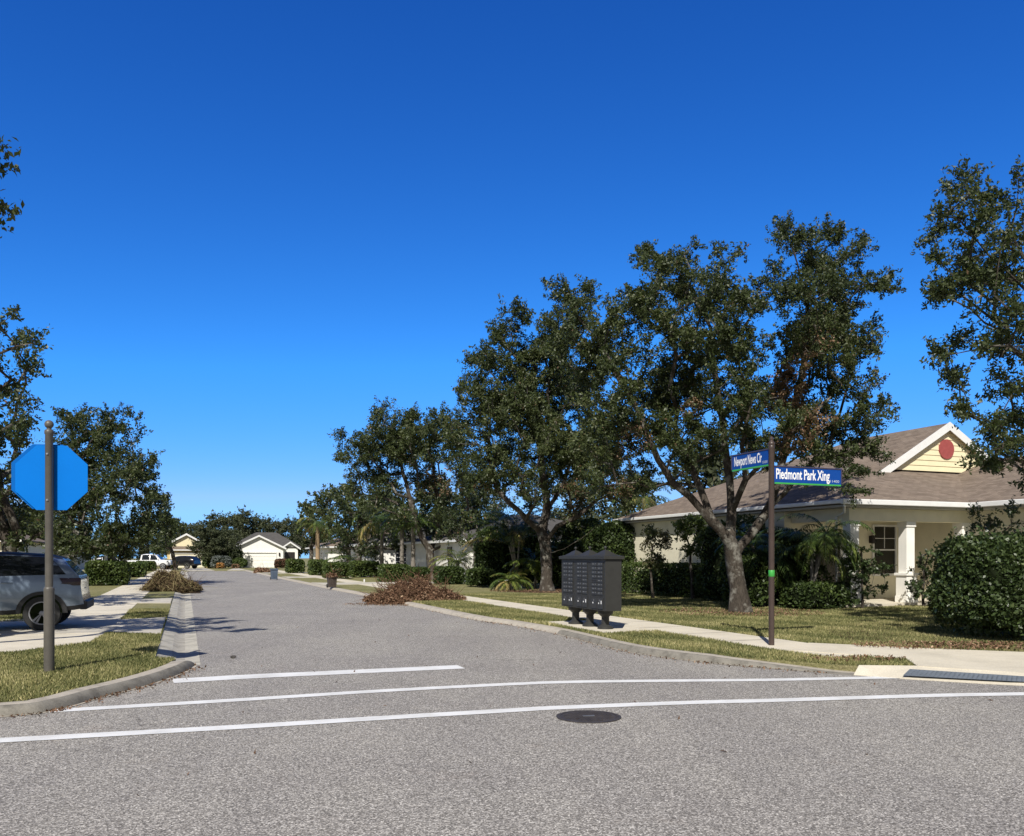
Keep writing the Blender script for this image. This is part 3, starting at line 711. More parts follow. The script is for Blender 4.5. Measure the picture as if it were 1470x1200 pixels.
# ---------------------------------------------------------------- stop sign (seen from behind)
b = G(70.5, 965, ZL); root = empty('stop_sign', b, 0, 'stop sign seen from its bright blue back on a taupe post with ball top', 'sign')
mb = MB(); mb.lathe([(.064, -.05), (.064, 1.06), (.066, 1.09), (.060, 1.105), (.050, 1.115)], n=20); mb.build('post_sleeve', 'post_taupe', root, smooth=True)
mb = MB(); mb.lathe([(.048, 1.10), (.048, 3.10), (.056, 3.11), (.056, 3.15), (.044, 3.165)], n=20); mb.build('post', 'post_taupe', root, smooth=True)
mb = MB(); mb.lathe([(.030, 3.16), (.030, 3.185)] + [(.056 * math.sin(a), 3.235 - .056 * math.cos(a)) for a in np.linspace(.5, PI - .02, 10)], n=16); mb.build('finial', 'post_taupe', root, smooth=True)
zc = P(0, 685, b.y).z - ZL
def octagon(w_, h_, y0, y1, cx=0, cz=0, cr=.29):
    k = [(-.5, -.5 + cr), (-.5, .5 - cr), (-.5 + cr, .5), (.5 - cr, .5), (.5, .5 - cr), (.5, -.5 + cr), (.5 - cr, -.5), (-.5 + cr, -.5)]
    m_ = MB(); a = [(cx + x * w_, y0, cz + z * h_) for x, z in k]; c_ = [(cx + x * w_, y1, cz + z * h_) for x, z in k]
    m_.face(a); m_.face(c_[::-1])
    for i in range(8): j = (i + 1) % 8; m_.face([a[i], a[j], c_[j], c_[i]])
    return m_
holder = .10
o = octagon(.90, .85, .075, .083, .0, zc).build('back_panel', 'sign_blue_back', root, bevel=.0015); o.rotation_euler = (0, 0, .12)
o = octagon(.90, .85, .105, .111, -.06, zc + .016).build('sign_plate', ['sign_blue_shaded'], root); o.rotation_euler = (0, 0, .12)
o2 = octagon(.88, .83, .1115, .1135, -.05, zc + .014).build('sign_face', 'sign_red', o)
mb = MB(); mb.box((-.03, .04, zc - .40), (.03, .074, zc + .40)); o = mb.build('bracket', 'post_taupe', root); o.rotation_euler = (0, 0, .12)
for z_ in (zc + .30, zc - .30):
    mb = MB(); mb.lathe([(.012, -.062), (.012, -.05), (.014, -.046)], (0.005, 0, z_), 8, axis='y'); mb.build('bolt', 'galv', root)
# ---------------------------------------------------------------- street name sign
b = G(1107.5, 927, ZR); root = empty('street_name_sign', b, 0, 'brown street name post with two blue blades and a green band', 'street sign')
H = P(0, 640, b.y).z - ZR
mb = MB(); mb.lathe([(.048, -.05), (.048, H - .06), (.053, H - .05), (.053, H), (.045, H + .01)], n=18); mb.build('post', 'post_brown', root, smooth=True)
mb = MB(); mb.lathe([(.05, H + .005), (.062, H + .03), (.056, H + .055), (.035, H + .075), (.028, H + .09), (.038, H + .11), (.034, H + .14), (.005, H + .165)], n=16); mb.build('finial', 'post_brown', root, smooth=True)
zb_ = P(0, 823, b.y).z - ZR
mb = MB(); mb.lathe([(.049, zb_ - .055), (.0525, zb_ - .05), (.0525, zb_ + .05), (.049, zb_ + .055)], n=18); mb.build('green_band', 'blade_green', root, smooth=True)
def lettering(txt, x0, x1, z0, cap, y, parent, mat='letter_white', bold=.022):
    cu = bpy.data.curves.new('lettering', 'FONT'); cu.body = txt; cu.size = 1; cu.offset = bold; cu.extrude = .0
    o = bpy.data.objects.new('lettering', cu); COL.objects.link(o); bpy.context.view_layer.update()
    dg = bpy.context.evaluated_depsgraph_get(); me = bpy.data.meshes.new_from_object(o.evaluated_get(dg)); bpy.data.objects.remove(o)
    xs = [v_.co.x for v_ in me.vertices]; mn, mx = min(xs), max(xs); k = (x1 - x0) / (mx - mn)
    for v_ in me.vertices:
        x, yy = v_.co.x, v_.co.y; v_.co = (x0 + (x - mn) * k, y, z0 + yy * cap / .70)
    me.materials.clear(); me.materials.append(M[mat])
    o = bpy.data.objects.new('lettering', me); COL.objects.link(o); o.parent = parent; return o
def blade(rz, L, ztop, zbot, words, num, x_sign):
    # local +x runs away from the post along the blade, local -y faces the viewer
    e = bpy.data.objects.new('name_blade', None)
    mb = MB(); x0, x1 = (.05, L) if x_sign > 0 else (-L, -.05)
    zg = zbot + .032
    mb.box((x0, -.012, zg), (x1, .012, ztop - .024), 0)
    mb.box((x0 - .0, -.02, ztop - .024), (x1, .02, ztop), 1)
    xe = (x1, x1 + .028) if x_sign > 0 else (x0 - .028, x0); mb.box((xe[0], -.021, zbot + .034), (xe[1], .021, ztop + .001), 1)
    mb.box((x0, -.021, zbot), (x1, .021, zg), 2)
    bl = mb.build('name_blade', ['blade_blue', 'post_brown', 'blade_green'], root, bevel=.003); bl.rotation_euler = (0, 0, rz)
    hgt = ztop - zg - .024; cap = hgt * .66
    xa, xb = x0 + .06 * (1 if x_sign < 0 else .6), x1 - .03
    split = xa + (xb - xa) * (.84 if x_sign > 0 else .83)
    lettering(words, xa, split, zg + hgt * .24, cap, -.0145, bl)
    lettering(num, split + .015, xb - .01, zg + hgt * .12, cap * .26, -.0145, bl, 'letter_grey', .006)
    return bl
B1L, B2L = 1.08, 1.49
z11, z10 = P(0, 643, b.y).z - ZR, P(0, 668.5, b.y).z - ZR
z21, z20 = P(0, 668, b.y).z - ZR, P(0, 694.5, b.y).z - ZR
# the first blade runs up the street (direction U): its local x axis points back to the post
blade(math.atan2(-U.y, -U.x), B1L, z11, z10, 'Newport News Cir', '5500', -1)
blade(math.atan2(V.y, V.x), B2L, z21, z20, 'Piedmont Park Xing', '11400', 1)
# ---------------------------------------------------------------- cluster mailboxes
c = W(16.35, 8.22, ZR); root = empty('cluster_mailbox', c, A, 'dark grey three-bay cluster mailbox with pointed caps on pedestals beside the sidewalk', 'mailbox')
sheet('mailbox_pad', [W(14.8, 7.72), W(14.8, 8.97), W(17.9, 8.97), W(17.9, 7.72)], 'concrete_walk', ZR + .010, depth=.1)
UW = .715; z0, z1 = .40, 1.47; dx = .19
mb = MB(); mb.box((-dx + .004, -1.5 * UW, z0), (dx, 1.5 * UW, z1)); mb.build('cabinet', 'mailbox_grey', root, bevel=.006)
mb = MB(); mb.box((-dx - .045, -1.5 * UW - .045, z1), (dx + .045, 1.5 * UW + .045, z1 + .065)); mb.build('roof_band', 'mailbox_grey', root, bevel=.006)
door0 = None
for k in range(3):
    y = (k - 1) * UW
    mb = MB(); hw, hd = UW / 2 + .03, dx + .04
    rows = []
    for f, z_ in ((1, 0), (.84, .010), (.66, .024), (.40, .070), (.16, .118), (.06, .130)):
        rows.append([(-hd * f, y - hw * f, z1 + .066 + z_), (hd * f, y - hw * f, z1 + .066 + z_), (hd * f, y + hw * f, z1 + .066 + z_), (-hd * f, y + hw * f, z1 + .066 + z_)])
    mb.grid(rows, 0, True); mb.face(rows[-1]); cap = mb.build('roof_cap', 'mailbox_grey', root)
    mb = MB(); mb.lathe([(.016, 0), (.014, .02), (.03, .035), (.034, .055), (.026, .078), (.006, .088)], (0, y, z1 + .192), 12); mb.build('finial', 'mailbox_grey', cap, smooth=True)
    mb = MB(); mb.lathe([(.17, -.0), (.165, .05), (.12, .085), (.085, .11), (.08, .26), (.12, .30), (.16, .33), (.17, .398)], (0, y, .0), 16); mb.build('pedestal', 'mailbox_grey', root, smooth=True)
    for cidx in range(2):
        for r_ in range(9):
            if cidx == 0 and r_ == 8: continue
            if r_ == 4 and cidx == 1: pass
            zz = z1 - .055 - (r_ + 1) * .086; yy = y - UW * .36 + (1 - cidx) * UW * .37
            if cidx == 1 and r_ >= 8: continue
            slot = (r_ == 4 and cidx == 0)
            mb = MB(); wd = UW * .335
            mb.box((-dx - .010, yy, zz), (-dx + .004, yy + wd, zz + .074), 0)
            if slot: mb.box((-dx - .0125, yy + .02, zz + .02), (-dx - .010, yy + wd - .02, zz + .055), 2)
            else:
                mb.box((-dx - .0135, yy + wd * .16, zz + .034), (-dx - .010, yy + wd * .30, zz + .055), 1)
                mb.box((-dx - .0125, yy + wd * .52, zz + .030), (-dx - .010, yy + wd * .86, zz + .052), 1)
            mb.build('mail_door', ['mailbox_front', 'mailbox_plate', 'cladding'], root)
    for cidx in range(2):
        yy = y - UW * .36 + (1 - cidx) * UW * .37
        mb = MB(); wd = UW * .335; zb2 = z0 + .04
        mb.box((-dx - .010, yy, zb2), (-dx + .004, yy + wd, zb2 + .225), 0); mb.box((-dx - .014, yy + wd * .5, zb2 + .15), (-dx - .010, yy + wd * .62, zb2 + .19), 1)
        if cidx == 1: mb.box((-dx - .0125, yy + wd * .2, zb2 + .10), (-dx - .010, yy + wd * .34, zb2 + .17), 3)
        mb.box((-dx - .0125, yy + wd * .66, zb2 + .10), (-dx - .010, yy + wd * .8, zb2 + .13), 3)
        mb.build('parcel_door', ['mailbox_front', 'mailbox_plate', 'cladding', 'letter_white'], root)
# ---------------------------------------------------------------- vehicles
def vehicle(name, label, loc, rz, st, paint, axles, wr, windows, roofpaint=None, lights='tail_red', cat='car', handles=(), group=None, clad=True, bed=None, wheel_w=.24):
    root = empty(name, loc, rz, label, cat, group)
    def sec(q):
        xl, xb, xt, zb, zm, zt, wl, wb, wt = q
        def mid(a, b_, f): return a + (b_ - a) * f
        pts = [(xl, wl * .93, zb), (xl, wl * .985, zb + .10), (mid(xl, xb, .45), wl, mid(zb, zm, .45)), (mid(xl, xb, .8), mid(wl, wb, .4), mid(zb, zm, .82)), (xb, wb, zm),
               (mid(xb, xt, .5), mid(wb, wt, .42), mid(zm, zt, .5)), (mid(xb, xt, .9), wt, mid(zm, zt, .9)), (xt, wt * .84, mid(zm, zt, .985)), (xt, wt * .45, zt + .012 * (zt > zm + .1)), (xt, 0, zt + .02 * (zt > zm + .1))]
        return [Vector(p) for p in pts]
    secs = [sec(q) for q in st]; mb = MB()
    full = [[Vector((p.x, -p.y, p.z)) for p in s_] + [p for p in s_[::-1][1:]] for s_ in secs]
    n = len(full[0]); i0 = len(mb.v)
    for r in full: mb.v += [tuple(p) for p in r]
    for a in range(len(full) - 1):
        for b_ in range(n - 1):
            j = b_ if b_ < n // 2 else n - 2 - b_
            mb.f.append((i0 + a * n + b_, i0 + a * n + b_ + 1, i0 + (a + 1) * n + b_ + 1, i0 + (a + 1) * n + b_)); mb.uv.append(None)
            mb.m.append(1 if j >= 6 and st[a][5] > st[a][4] + .25 and st[a + 1][5] > st[a + 1][4] + .25 else (2 if j == 0 and clad else 0))
    for a in (0, len(full) - 1):
        r = full[a]; h = n // 2
        for k in range(h):
            k2 = n - 1 - k
            q = [r[k], r[k2], r[k2 - 1], r[k + 1]] if k + 1 != k2 - 1 else [r[k], r[k2], r[k + 1]]
            mb.face(q, 2 if k == 0 and clad else (1 if k >= 7 else 0))
    mb.face([r[0] for r in full] + [r[-1] for r in full[::-1]], 2)
    body = mb.build('body', [paint, roofpaint or paint, 'cladding'], root, smooth=True)
    def surf(x, f, side, off):                      # a point of the upper side at belt fraction f
        for a in range(len(st) - 1):
            pa = secs[a]; pb = secs[a + 1]
            def at(s_): 
                k = f * 2 + 4; i = min(int(k), 5); g = k - i; return s_[i] * (1 - g) + s_[i + 1] * g
            A_, B_ = at(pa), at(pb)
            if A_.x <= x <= B_.x or a == len(st) - 2:
                g = min(1, max(0, (x - A_.x) / max(B_.x - A_.x, 1e-6))); p = A_ * (1 - g) + B_ * g; return Vector((p.x, side * (p.y + off), p.z + off * .3))
    for x0, x1, x0t, x1t in windows:
        for sd in (1, -1):
            mb = MB(); N = 5
            mb.grid([[surf(x0 + (x0t - x0) * f_ + ((x1 + (x1t - x1) * f_) - (x0 + (x0t - x0) * f_)) * k / N, f_, sd, .008) for k in range(N + 1)] for f_ in (.05, .45, .97)])
            mb.build('side_window', 'glass_dark', root, smooth=True)
    # rear and front glass
    for a, nm, sg in ((0, 'rear_window', -1),):
        s_ = secs[a]; mb = MB()
        if s_[6].z - s_[4].z > .25:
            pt = lambda k, g, m_: Vector((s_[k].x + (s_[k + 1].x - s_[k].x) * g - .012, m_ * (s_[k].y + (s_[k + 1].y - s_[k].y) * g) * .9, s_[k].z + (s_[k + 1].z - s_[k].z) * g))
            mb.grid([[pt(4, .12, -1), pt(4, .12, 1)], [pt(5, 0, -1), pt(5, 0, 1)], [pt(5, .85, -1), pt(5, .85, 1)]]); mb.build(nm, 'glass_dark', root)
    for a in range(len(st) - 1):
        if st[a][5] > st[a][4] + .25 and st[a + 1][5] <= st[a + 1][4] + .25 and st[a + 1][2] > st[a][2]:
            p, q = secs[a], secs[a + 1]; mb = MB()
            f = lambda u_, m_: Vector((p[7].x + (q[7].x - p[7].x) * u_ + .01, m_ * (p[7].y + (q[7].y - p[7].y) * u_), p[7].z + (q[7].z - p[7].z) * u_ + .02))
            mb.grid([[f(.06, -1), f(.06, 1)], [f(.94, -1), f(.94, 1)]]); mb.build('windshield', 'glass_dark', root)
    ww = st[2][6]
    for ax in axles:
        for sd in (1, -1):
            mb = MB()
            if clad:
                rr = wr * 1.30; N = 16; out = []; 
                pts = [(ax + rr * math.cos(PI * k / N) * 1.04, max(st[2][3] - .02, wr + rr * math.sin(PI * k / N) * .98)) for k in range(N + 1)]
                inn = [(ax + wr * 1.08 * math.cos(PI * k / N), max(st[2][3] - .02, wr + wr * 1.08 * math.sin(PI * k / N))) for k in range(N + 1)]
                y = sd * (ww + .014)
                mb.grid([[(x, y, z_) for x, z_ in pts], [(x, y, z_) for x, z_ in inn]], 0)
                mb.grid([[(x, y, z_) for x, z_ in pts], [(x, y - sd * .05, z_) for x, z_ in pts]], 0)
                mb.face([(x, y - sd * .006, z_) for x, z_ in inn], 1)
                mb.build('wheel_arch', ['cladding', 'core'], root)
            wh = MB(); y0 = sd * (ww - wheel_w + .02); y1 = sd * (ww + .020)
            prof = [(wr * .66, y0), (wr * .94, y0), (wr, y0 + sd * .03), (wr, y1 - sd * .03), (wr * .95, y1), (wr * .70, y1), (wr * .68, y1 - sd * .02), (wr * .68, y1 - sd * .15)]
            wh.lathe(prof, (ax, 0, wr), 28, axis='y')
            tyre = wh.build('wheel', 'rubber', root, smooth=True)
            rm = MB(); yr = y1 - sd * .012; R_ = wr * .68
            rm.lathe([(R_, yr - sd * .10), (R_, yr + sd * .004), (R_ * .91, yr + sd * .004), (R_ * .89, yr - sd * .05)], (ax, 0, wr), 28, axis='y')
            rm.lathe([(R_ * .888, yr - sd * .049), (R_ * .888, yr - sd * .045)], (ax, 0, wr), 28, 1, axis='y')
            rm.lathe([(R_ * .2, yr - sd * .06), (R_ * .2, yr), (R_ * .12, yr + sd * .006)], (ax, 0, wr), 12, axis='y')
            for k in range(5):
                a = 2 * PI * k / 5 + .31
                for w_ in (-.16, .16):
                    c0, c1 = a + w_ * 1.6, a + w_
                    P0 = [(ax + R_ * .15 * math.cos(c0 - .2), wr + R_ * .15 * math.sin(c0 - .2)), (ax + R_ * .15 * math.cos(c0 + .2), wr + R_ * .15 * math.sin(c0 + .2)),
                          (ax + R_ * .93 * math.cos(c1 + .10), wr + R_ * .93 * math.sin(c1 + .10)), (ax + R_ * .93 * math.cos(c1 - .10), wr + R_ * .93 * math.sin(c1 - .10))]
                    f1 = [(x, yr - sd * .012, z_) for x, z_ in P0]; f2 = [(x, yr - sd * .04, z_) for x, z_ in P0]
                    rm.face(f1); rm.face(f2)
                    for i in range(4): rm.face([f1[i], f1[(i + 1) % 4], f2[(i + 1) % 4], f2[i]])
            rm.build('rim', ['rim_alloy', 'core'], tyre)
    q = secs[0]; q1 = secs[1]
    for sd in (1, -1):
        zt, zl = st[0][4] - .03, st[0][4] - .20
        x0 = q[3].x - .015; mb = MB()
        yo = lambda x: max(q[3].y + (q1[3].y - q[3].y) * min(1, max(0, (x - q[3].x) / (q1[3].x - q[3].x))), q[4].y) + .02
        A_ = [(x0 + .02, yo(x0) * .70), (x0, yo(x0) * .985), (x0 + .12, yo(x0 + .12)), (x0 + .42, yo(x0 + .42))]
        top = [(x, sd * y, zt) for x, y in A_]; bot = [(x + (.0 if i < 3 else -.06), sd * (y + .014), zl + (0 if i < 3 else .06)) for i, (x, y) in enumerate(A_)]
        ctr = [(x + .08, sd * (y - .10), zt) for x, y in A_]; cb = [(x + .08, sd * (y - .10), zl + .0) for x, y in A_]
        md = [((a_[0] + b_[0]) / 2, (a_[1] + b_[1]) / 2 + sd * .006, (a_[2] + b_[2]) / 2) for a_, b_ in zip(top, bot)]
        mb.grid([ctr, top, md, bot, cb]); mb.build('tail_light', lights, root)
    e = secs[-1]
    for sd in (1, -1):
        mb = MB(); zz = st[-1][4] - .1; mb.box((e[4].x - .12, sd * e[4].y * .6 - .12, zz - .07), (e[4].x + .03, sd * e[4].y * .6 + .12, zz + .06)); mb.build('headlight', 'lamp_glass', root, bevel=.015)
    mb = MB(); mb.box((e[3].x - .05, -.38, st[-1][4] - .28), (e[3].x + .035, .38, st[-1][4] - .06)); mb.build('grille', 'cladding', root, bevel=.01)
    mb = MB(); mb.box((q[0].x - .06, -st[0][6] * .95, st[0][3] - .03), (q[0].x + .10, st[0][6] * .95, st[0][3] + .17)); mb.build('bumper', 'cladding' if clad else 'galv', root, bevel=.03)
    mb = MB(); mb.box((q[3].x - .022, -.16, st[0][4] - .36), (q[3].x + .02, .16, st[0][4] - .27)); mb.build('number_plate', 'rim_alloy', root)
    for x in handles:
        for sd in (1, -1):
            y = st[2][7] + .012; z_ = st[2][4] - .13
            mb = MB(); mb.tube([(x - .11, sd * (y + .005), z_), (x - .07, sd * (y + .035), z_ + .004), (x + .07, sd * (y + .035), z_ + .004), (x + .11, sd * (y + .005), z_)], .016, 7); mb.build('door_handle', paint, root, smooth=True)
    for sd in (1, -1):
        for a in range(len(st) - 1):
            if st[a][5] > st[a][4] + .25 and st[a + 1][5] <= st[a + 1][4] + .25:
                x = st[a][1] - .15; mb = MB(); mb.box((x - .06, sd * (st[a][7] + .06) - .07, st[a][4] + .03), (x + .06, sd * (st[a][7] + .06) + .07, st[a][4] + .17)); mb.build('mirror', paint, root, bevel=.03)
    return root
SUV = [(.02, .12, .50, .47, 1.20, 1.63, .84, .83, .60), (.22, .34, .80, .44, 1.23, 1.70, .945, .925, .68), (1.55, 1.55, 1.70, .36, 1.20, 1.755, .95, .93, .69), (2.6, 2.6, 2.4, .36, 1.16, 1.74, .95, .93, .69),
       (3.45, 3.25, 2.75, .36, 1.14, 1.68, .95, .92, .66), (3.55, 3.45, 3.42, .36, 1.13, 1.15, .95, .91, .80), (4.35, 4.35, 4.35, .40, 1.06, 1.08, .93, .88, .74), (4.72, 4.70, 4.68, .45, .92, .94, .84, .80, .70)]
rw = G(61, 905, ZL + .02); s_r, t_r = ST(rw)
SUVLOC = W(s_r + .86, t_r + .76, ZL + .023)
suv_ = vehicle('parked_suv', 'silver-blue SUV with black roof parked across the sidewalk behind the blue sign', SUVLOC, A + PI, SUV, 'suv_paint', (.86, 3.85), .385,
        [(.36, 3.15, .74, 2.66)], 'cladding', handles=(1.55, 2.65))
suv_.scale = (.9, .9, .9)
# roof spoiler of the SUV
PICK = [(.0, .02, .03, .60, 1.12, 1.14, .92, .92, .86), (1.9, 1.9, 1.9, .55, 1.12, 1.14, .96, .94, .88), (1.95, 1.95, 2.0, .52, 1.14, 1.86, .96, .93, .72), (2.6, 2.6, 2.6, .50, 1.14, 1.92, .96, .93, .74),
        (3.5, 3.5, 3.4, .50, 1.14, 1.88, .96, .93, .72), (4.3, 4.2, 3.75, .50, 1.16, 1.78, .96, .92, .68), (4.4, 4.35, 4.32, .50, 1.18, 1.20, .96, .92, .82), (5.3, 5.3, 5.3, .52, 1.14, 1.16, .95, .90, .80), (5.6, 5.58, 5.56, .58, 1.04, 1.06, .90, .86, .80)]
# ---------------------------------------------------------------- houses
def slope(mb, pts, mi=0):                           # roof plane with metric UVs (u along the eave, v up the slope)
    p = [Vector(q) for q in pts]; u_ = (p[1] - p[0]).normalized(); nrm = u_.cross(p[2] - p[0]).normalized(); v_ = nrm.cross(u_)
    mb.face(p, mi, [((q - p[0]).dot(u_) + p[0].x + p[0].y, (q - p[0]).dot(v_)) for q in p])
def solid_slope(mb, pts, th=.12):
    slope(mb, pts); dn = [Vector(q) - Vector((0, 0, th)) for q in pts]; slope(mb, dn)
    for i in range(len(pts)): j = (i + 1) % len(pts); mb.face([pts[i], pts[j], dn[j], dn[i]], 0, [(0, 0)] * 4)
def window(parent, x, y, z, w_, h_, face='y', cols=2, rows_=2, frame='trim_white', low_plain=False):
    """a sash window on a wall facing -y ('y') or -x ('x'): frame > pane, muntins belong to the frame"""
    def q(a, dpt, zz): return (x + a, y - dpt, z + zz) if face == 'y' else (x - dpt, y - a, z + zz)
    def bx(m_, a0, a1, d0, d1, c0, c1, mi=0):
        p, r = q(a0, d0, c0), q(a1, d1, c1); m_.box(tuple(min(i, j) for i, j in zip(p, r)), tuple(max(i, j) for i, j in zip(p, r)), mi)
    m_ = MB(); f = .07
    bx(m_, -f, 0, 0, .05, -f, h_ + f); bx(m_, w_, w_ + f, 0, .05, -f, h_ + f); bx(m_, 0, w_, 0, .048, h_, h_ + f); bx(m_, -.03, w_ + .03, 0, .065, -f * 1.1, 0)
    bx(m_, 0, w_, .012, .036, h_ * .49, h_ * .49 + .05)
    lo_ = h_ * .54 if low_plain else 0
    for k in range(1, cols): bx(m_, w_ * k / cols - .011, w_ * k / cols + .011, .010, .026, lo_, h_)
    for k in range(1, rows_ * 2):
        zz = h_ * k / (rows_ * 2)
        if abs(zz - h_ * .5) > .05 and zz > lo_: bx(m_, 0, w_, .010, .024, zz - .011, zz + .011)
    fr = m_.build('window', frame, parent)
    m_ = MB(); bx(m_, 0, w_, .002, .008, 0, h_); m_.build('pane', 'glass_dark', fr)
    return fr
def wallbox(mb, x0, x1, y0, y1, z0, z1, mi=0): mb.box((x0, y0, z0), (x1, y1, z1), mi, 'xXyY')
# --- the near house on the corner lot
HS, HT = 19.3, 18.0
hc = W(HS, HT, ZR); hz = hc.z
main = empty('corner_house', hc, A, 'tan stucco house with brown shingle roof, porch columns and round red gable vent', 'house')
EZ = 3.20; RX, RZ = 7.93, 6.37
pf = (RZ - EZ) / 7.9
mb = MB(); L_ = 14.2; sy = 7.9; ey = 8.1; o5 = .5
solid_slope(mb, [(0, L_, EZ), (0, 0, EZ), (RX, sy, RZ), (RX, ey, RZ)])
solid_slope(mb, [(0, 0, EZ), (15.86, 0, EZ), (RX, sy, RZ)])
solid_slope(mb, [(15.86, 0, EZ), (15.86, L_, EZ), (RX, ey, RZ), (RX, sy, RZ)])
solid_slope(mb, [(15.86, L_, EZ), (0, L_, EZ), (RX, ey, RZ)])
# forward wing
WX0, WXR, WZ = 5.05, 10.0, 5.15; wy = -7.5; pw = (WZ - EZ) / (WXR - WX0)
solid_slope(mb, [(WX0, 5.0, EZ + .0), (WX0, wy, EZ), (WXR, wy + 4, WZ), (WXR, 7.0, WZ)])
solid_slope(mb, [(WX0, wy, EZ), (2 * WXR - WX0, wy, EZ), (WXR, wy + 4, WZ)])
solid_slope(mb, [(2 * WXR - WX0, wy, EZ), (2 * WXR - WX0, 5.0, EZ), (WXR, 7.0, WZ), (WXR, wy + 4, WZ)])
# the gable's own roof
GY = 3.45; GW = 3.15; GB = EZ + GY * (RZ - EZ) / sy; gz = RZ + .04; gp = (gz - GB) / GW; oh = .20; GX = RX
for sg in (-1, 1):
    e = [(GX + sg * (GW + .55), GY - oh, gz - gp * (GW + .55)), (GX, GY - oh, gz), (GX, sy + .3, gz), (GX + sg * (GW + .55), sy + .3, gz - gp * (GW + .55))]
    if sg < 0: e = [e[3], e[0], e[1], e[2]]
    else: e = [e[0], e[3], e[2], e[1]]
    solid_slope(mb, e, .10)
roof = mb.build('roof', 'shingle_brown', main, fix=False)
mb = MB()                                           # white rake boards
for sg in (-1, 1):
    a0 = Vector((GX + sg * (GW + .58), GY - oh - .03, gz - gp * (GW + .58) + .02)); a1 = Vector((GX, GY - oh - .03, gz + .03)); hgt = Vector((0, 0, -.30)); dp = Vector((0, .026, 0))
    q = [a0, a1, a1 + hgt, a0 + hgt]; r = [p + dp for p in q]; mb.face(q); mb.face(r)
    for i in range(4): mb.face([q[i], q[(i + 1) % 4], r[(i + 1) % 4], r[i]])
mb.build('rake_board', 'trim_white', roof)
mb = MB(); nb = 8                                   # lap siding on the gable
for k in range(nb):
    z_0 = GB + .05 + k * (gz - GB - .25) / nb; z_1 = z_0 + (gz - GB - .25) / nb
    hw0 = (gz - .12 - z_0) / gp; hw1 = max(.02, (gz - .12 - z_1) / gp); y0 = GY - .03
    mb.face([(GX - hw0, y0 - .022, z_0), (GX + hw0, y0 - .022, z_0), (GX + hw1, y0, z_1), (GX - hw1, y0, z_1)])
    mb.face([(GX - hw0, y0, z_0), (GX + hw0, y0, z_0), (GX + hw0, y0 - .022, z_0), (GX - hw0, y0 - .022, z_0)])
mb.build('gable_siding', 'siding', main, fix=False)
mb = MB(); vz = GB + .88
mb.lathe([(.36, -.06), (.36, .01), (.30, .01), (.30, -.03)], (GX, GY - .03, vz), 28, axis='y')
for k in range(9):
    zz = -.26 + k * .065; hw = math.sqrt(max(0, .30 ** 2 - zz ** 2))
    mb.face([(GX - hw, GY - .085, vz + zz - .02), (GX + hw, GY - .085, vz + zz - .02), (GX + hw, GY - .05, vz + zz + .04), (GX - hw, GY - .05, vz + zz + .04)])
mb.build('gable_vent', 'vent_red', main)
mb = MB()                                           # gutters and soffits
mb.box((-.10, -.10, EZ - .13), (WX0 - .02, .03, EZ + .03)); mb.box((-.08, .03, EZ - .10), (.03, L_, EZ + .02))
mb.box((WX0 - .10, wy - .1, EZ - .13), (WX0 + .03, -.105, EZ + .03))
mb.box((WX0 + .04, wy - .1, EZ - .13), (2 * WXR - WX0 + .1, wy + .03, EZ + .03))
mb.build('gutter_trim', 'trim_white', roof, bevel=.02)
mb = MB(); mb.box((.032, .035, EZ - .20), (16.0, L_ - .05, EZ - .135), 0); mb.box((WX0 + .035, wy + .04, EZ - .205), (2 * WXR - WX0, .03, EZ - .14), 0); mb.build('soffit', 'soffit', roof)
mb = MB()                                           # walls
mb.box((.32, 3.0, 0), (15.1, L_ - .6, EZ - .20), 0, 'xXyY')
mb.box((WX0 + .62, wy + .62, 0), (2 * WXR - WX0 - .6, 2.9, EZ - .205), 0, 'xXyY')
mb.build('wall', 'stucco', main)
mb = MB(); mb.box((.60, .42, 2.62), (WX0 + .60, .74, EZ - .20)); mb.box((.60, .745, 2.625), (.92, 2.99, EZ - .20)); mb.build('porch_beam', 'stucco', main, bevel=.01)
mb = MB(); mb.box((.3, .2, -.02), (WX0 + .6, 2.99, .10)); mb.build('porch_floor', 'concrete_walk', main)
def column(x, y, w_=.33):
    m_ = MB(); h = w_ / 2; m_.box((x - h, y - h, 1.02), (x + h, y + h, 2.46)); m_.box((x - h - .03, y - h - .03, 2.46), (x + h + .03, y + h + .03, 2.62))
    m_.box((x - h - .07, y - h - .07, .10), (x + h + .07, y + h + .07, .30)); m_.box((x - h - .05, y - h - .05, .30), (x + h + .05, y + h + .05, .94)); m_.box((x - h - .09, y - h - .09, .94), (x + h + .09, y + h + .09, 1.02))
    return m_.build('column', 'stucco_white', main, bevel=.008)
column(.83, .60); column(3.06, .60); column(5.42, .60)
window(main, 4.10, 2.998, .95, .95, 1.62, 'y', 2, 2, low_plain=True)
mb = MB(); mb.box((1.6, 2.93, .10), (2.6, 2.998, 2.25)); d_ = mb.build('door', 'door_dark', main, bevel=.01)
mb = MB(); mb.box((1.5, 2.96, .10), (1.59, 3.0, 2.34)); mb.box((2.61, 2.96, .10), (2.70, 3.0, 2.34)); mb.box((1.59, 2.96, 2.26), (2.61, 3.0, 2.34)); mb.build('door_frame', 'trim_white', d_)
mb = MB(); mb.lathe([(.03, 0), (.035, -.05), (.01, -.06)], (2.5, 2.93, 1.05), 10, axis='y'); mb.build('handle', 'galv', d_)
mb = MB(); mb.box((3.9, 2.93, 2.0), (4.02, 2.998, 2.25)); mb.lathe([(.05, 1.98), (.07, 2.02), (.07, 2.2), (.04, 2.27)], (3.96, 2.88, 0), 10); mb.build('wall_lamp', 'door_dark', main)
mb = MB(); mb.lathe([(.09, 0), (.09, .28), (.06, .30)], (11.0, 9.0, 4.9), 10); mb.build('vent_pipe', 'galv', roof)
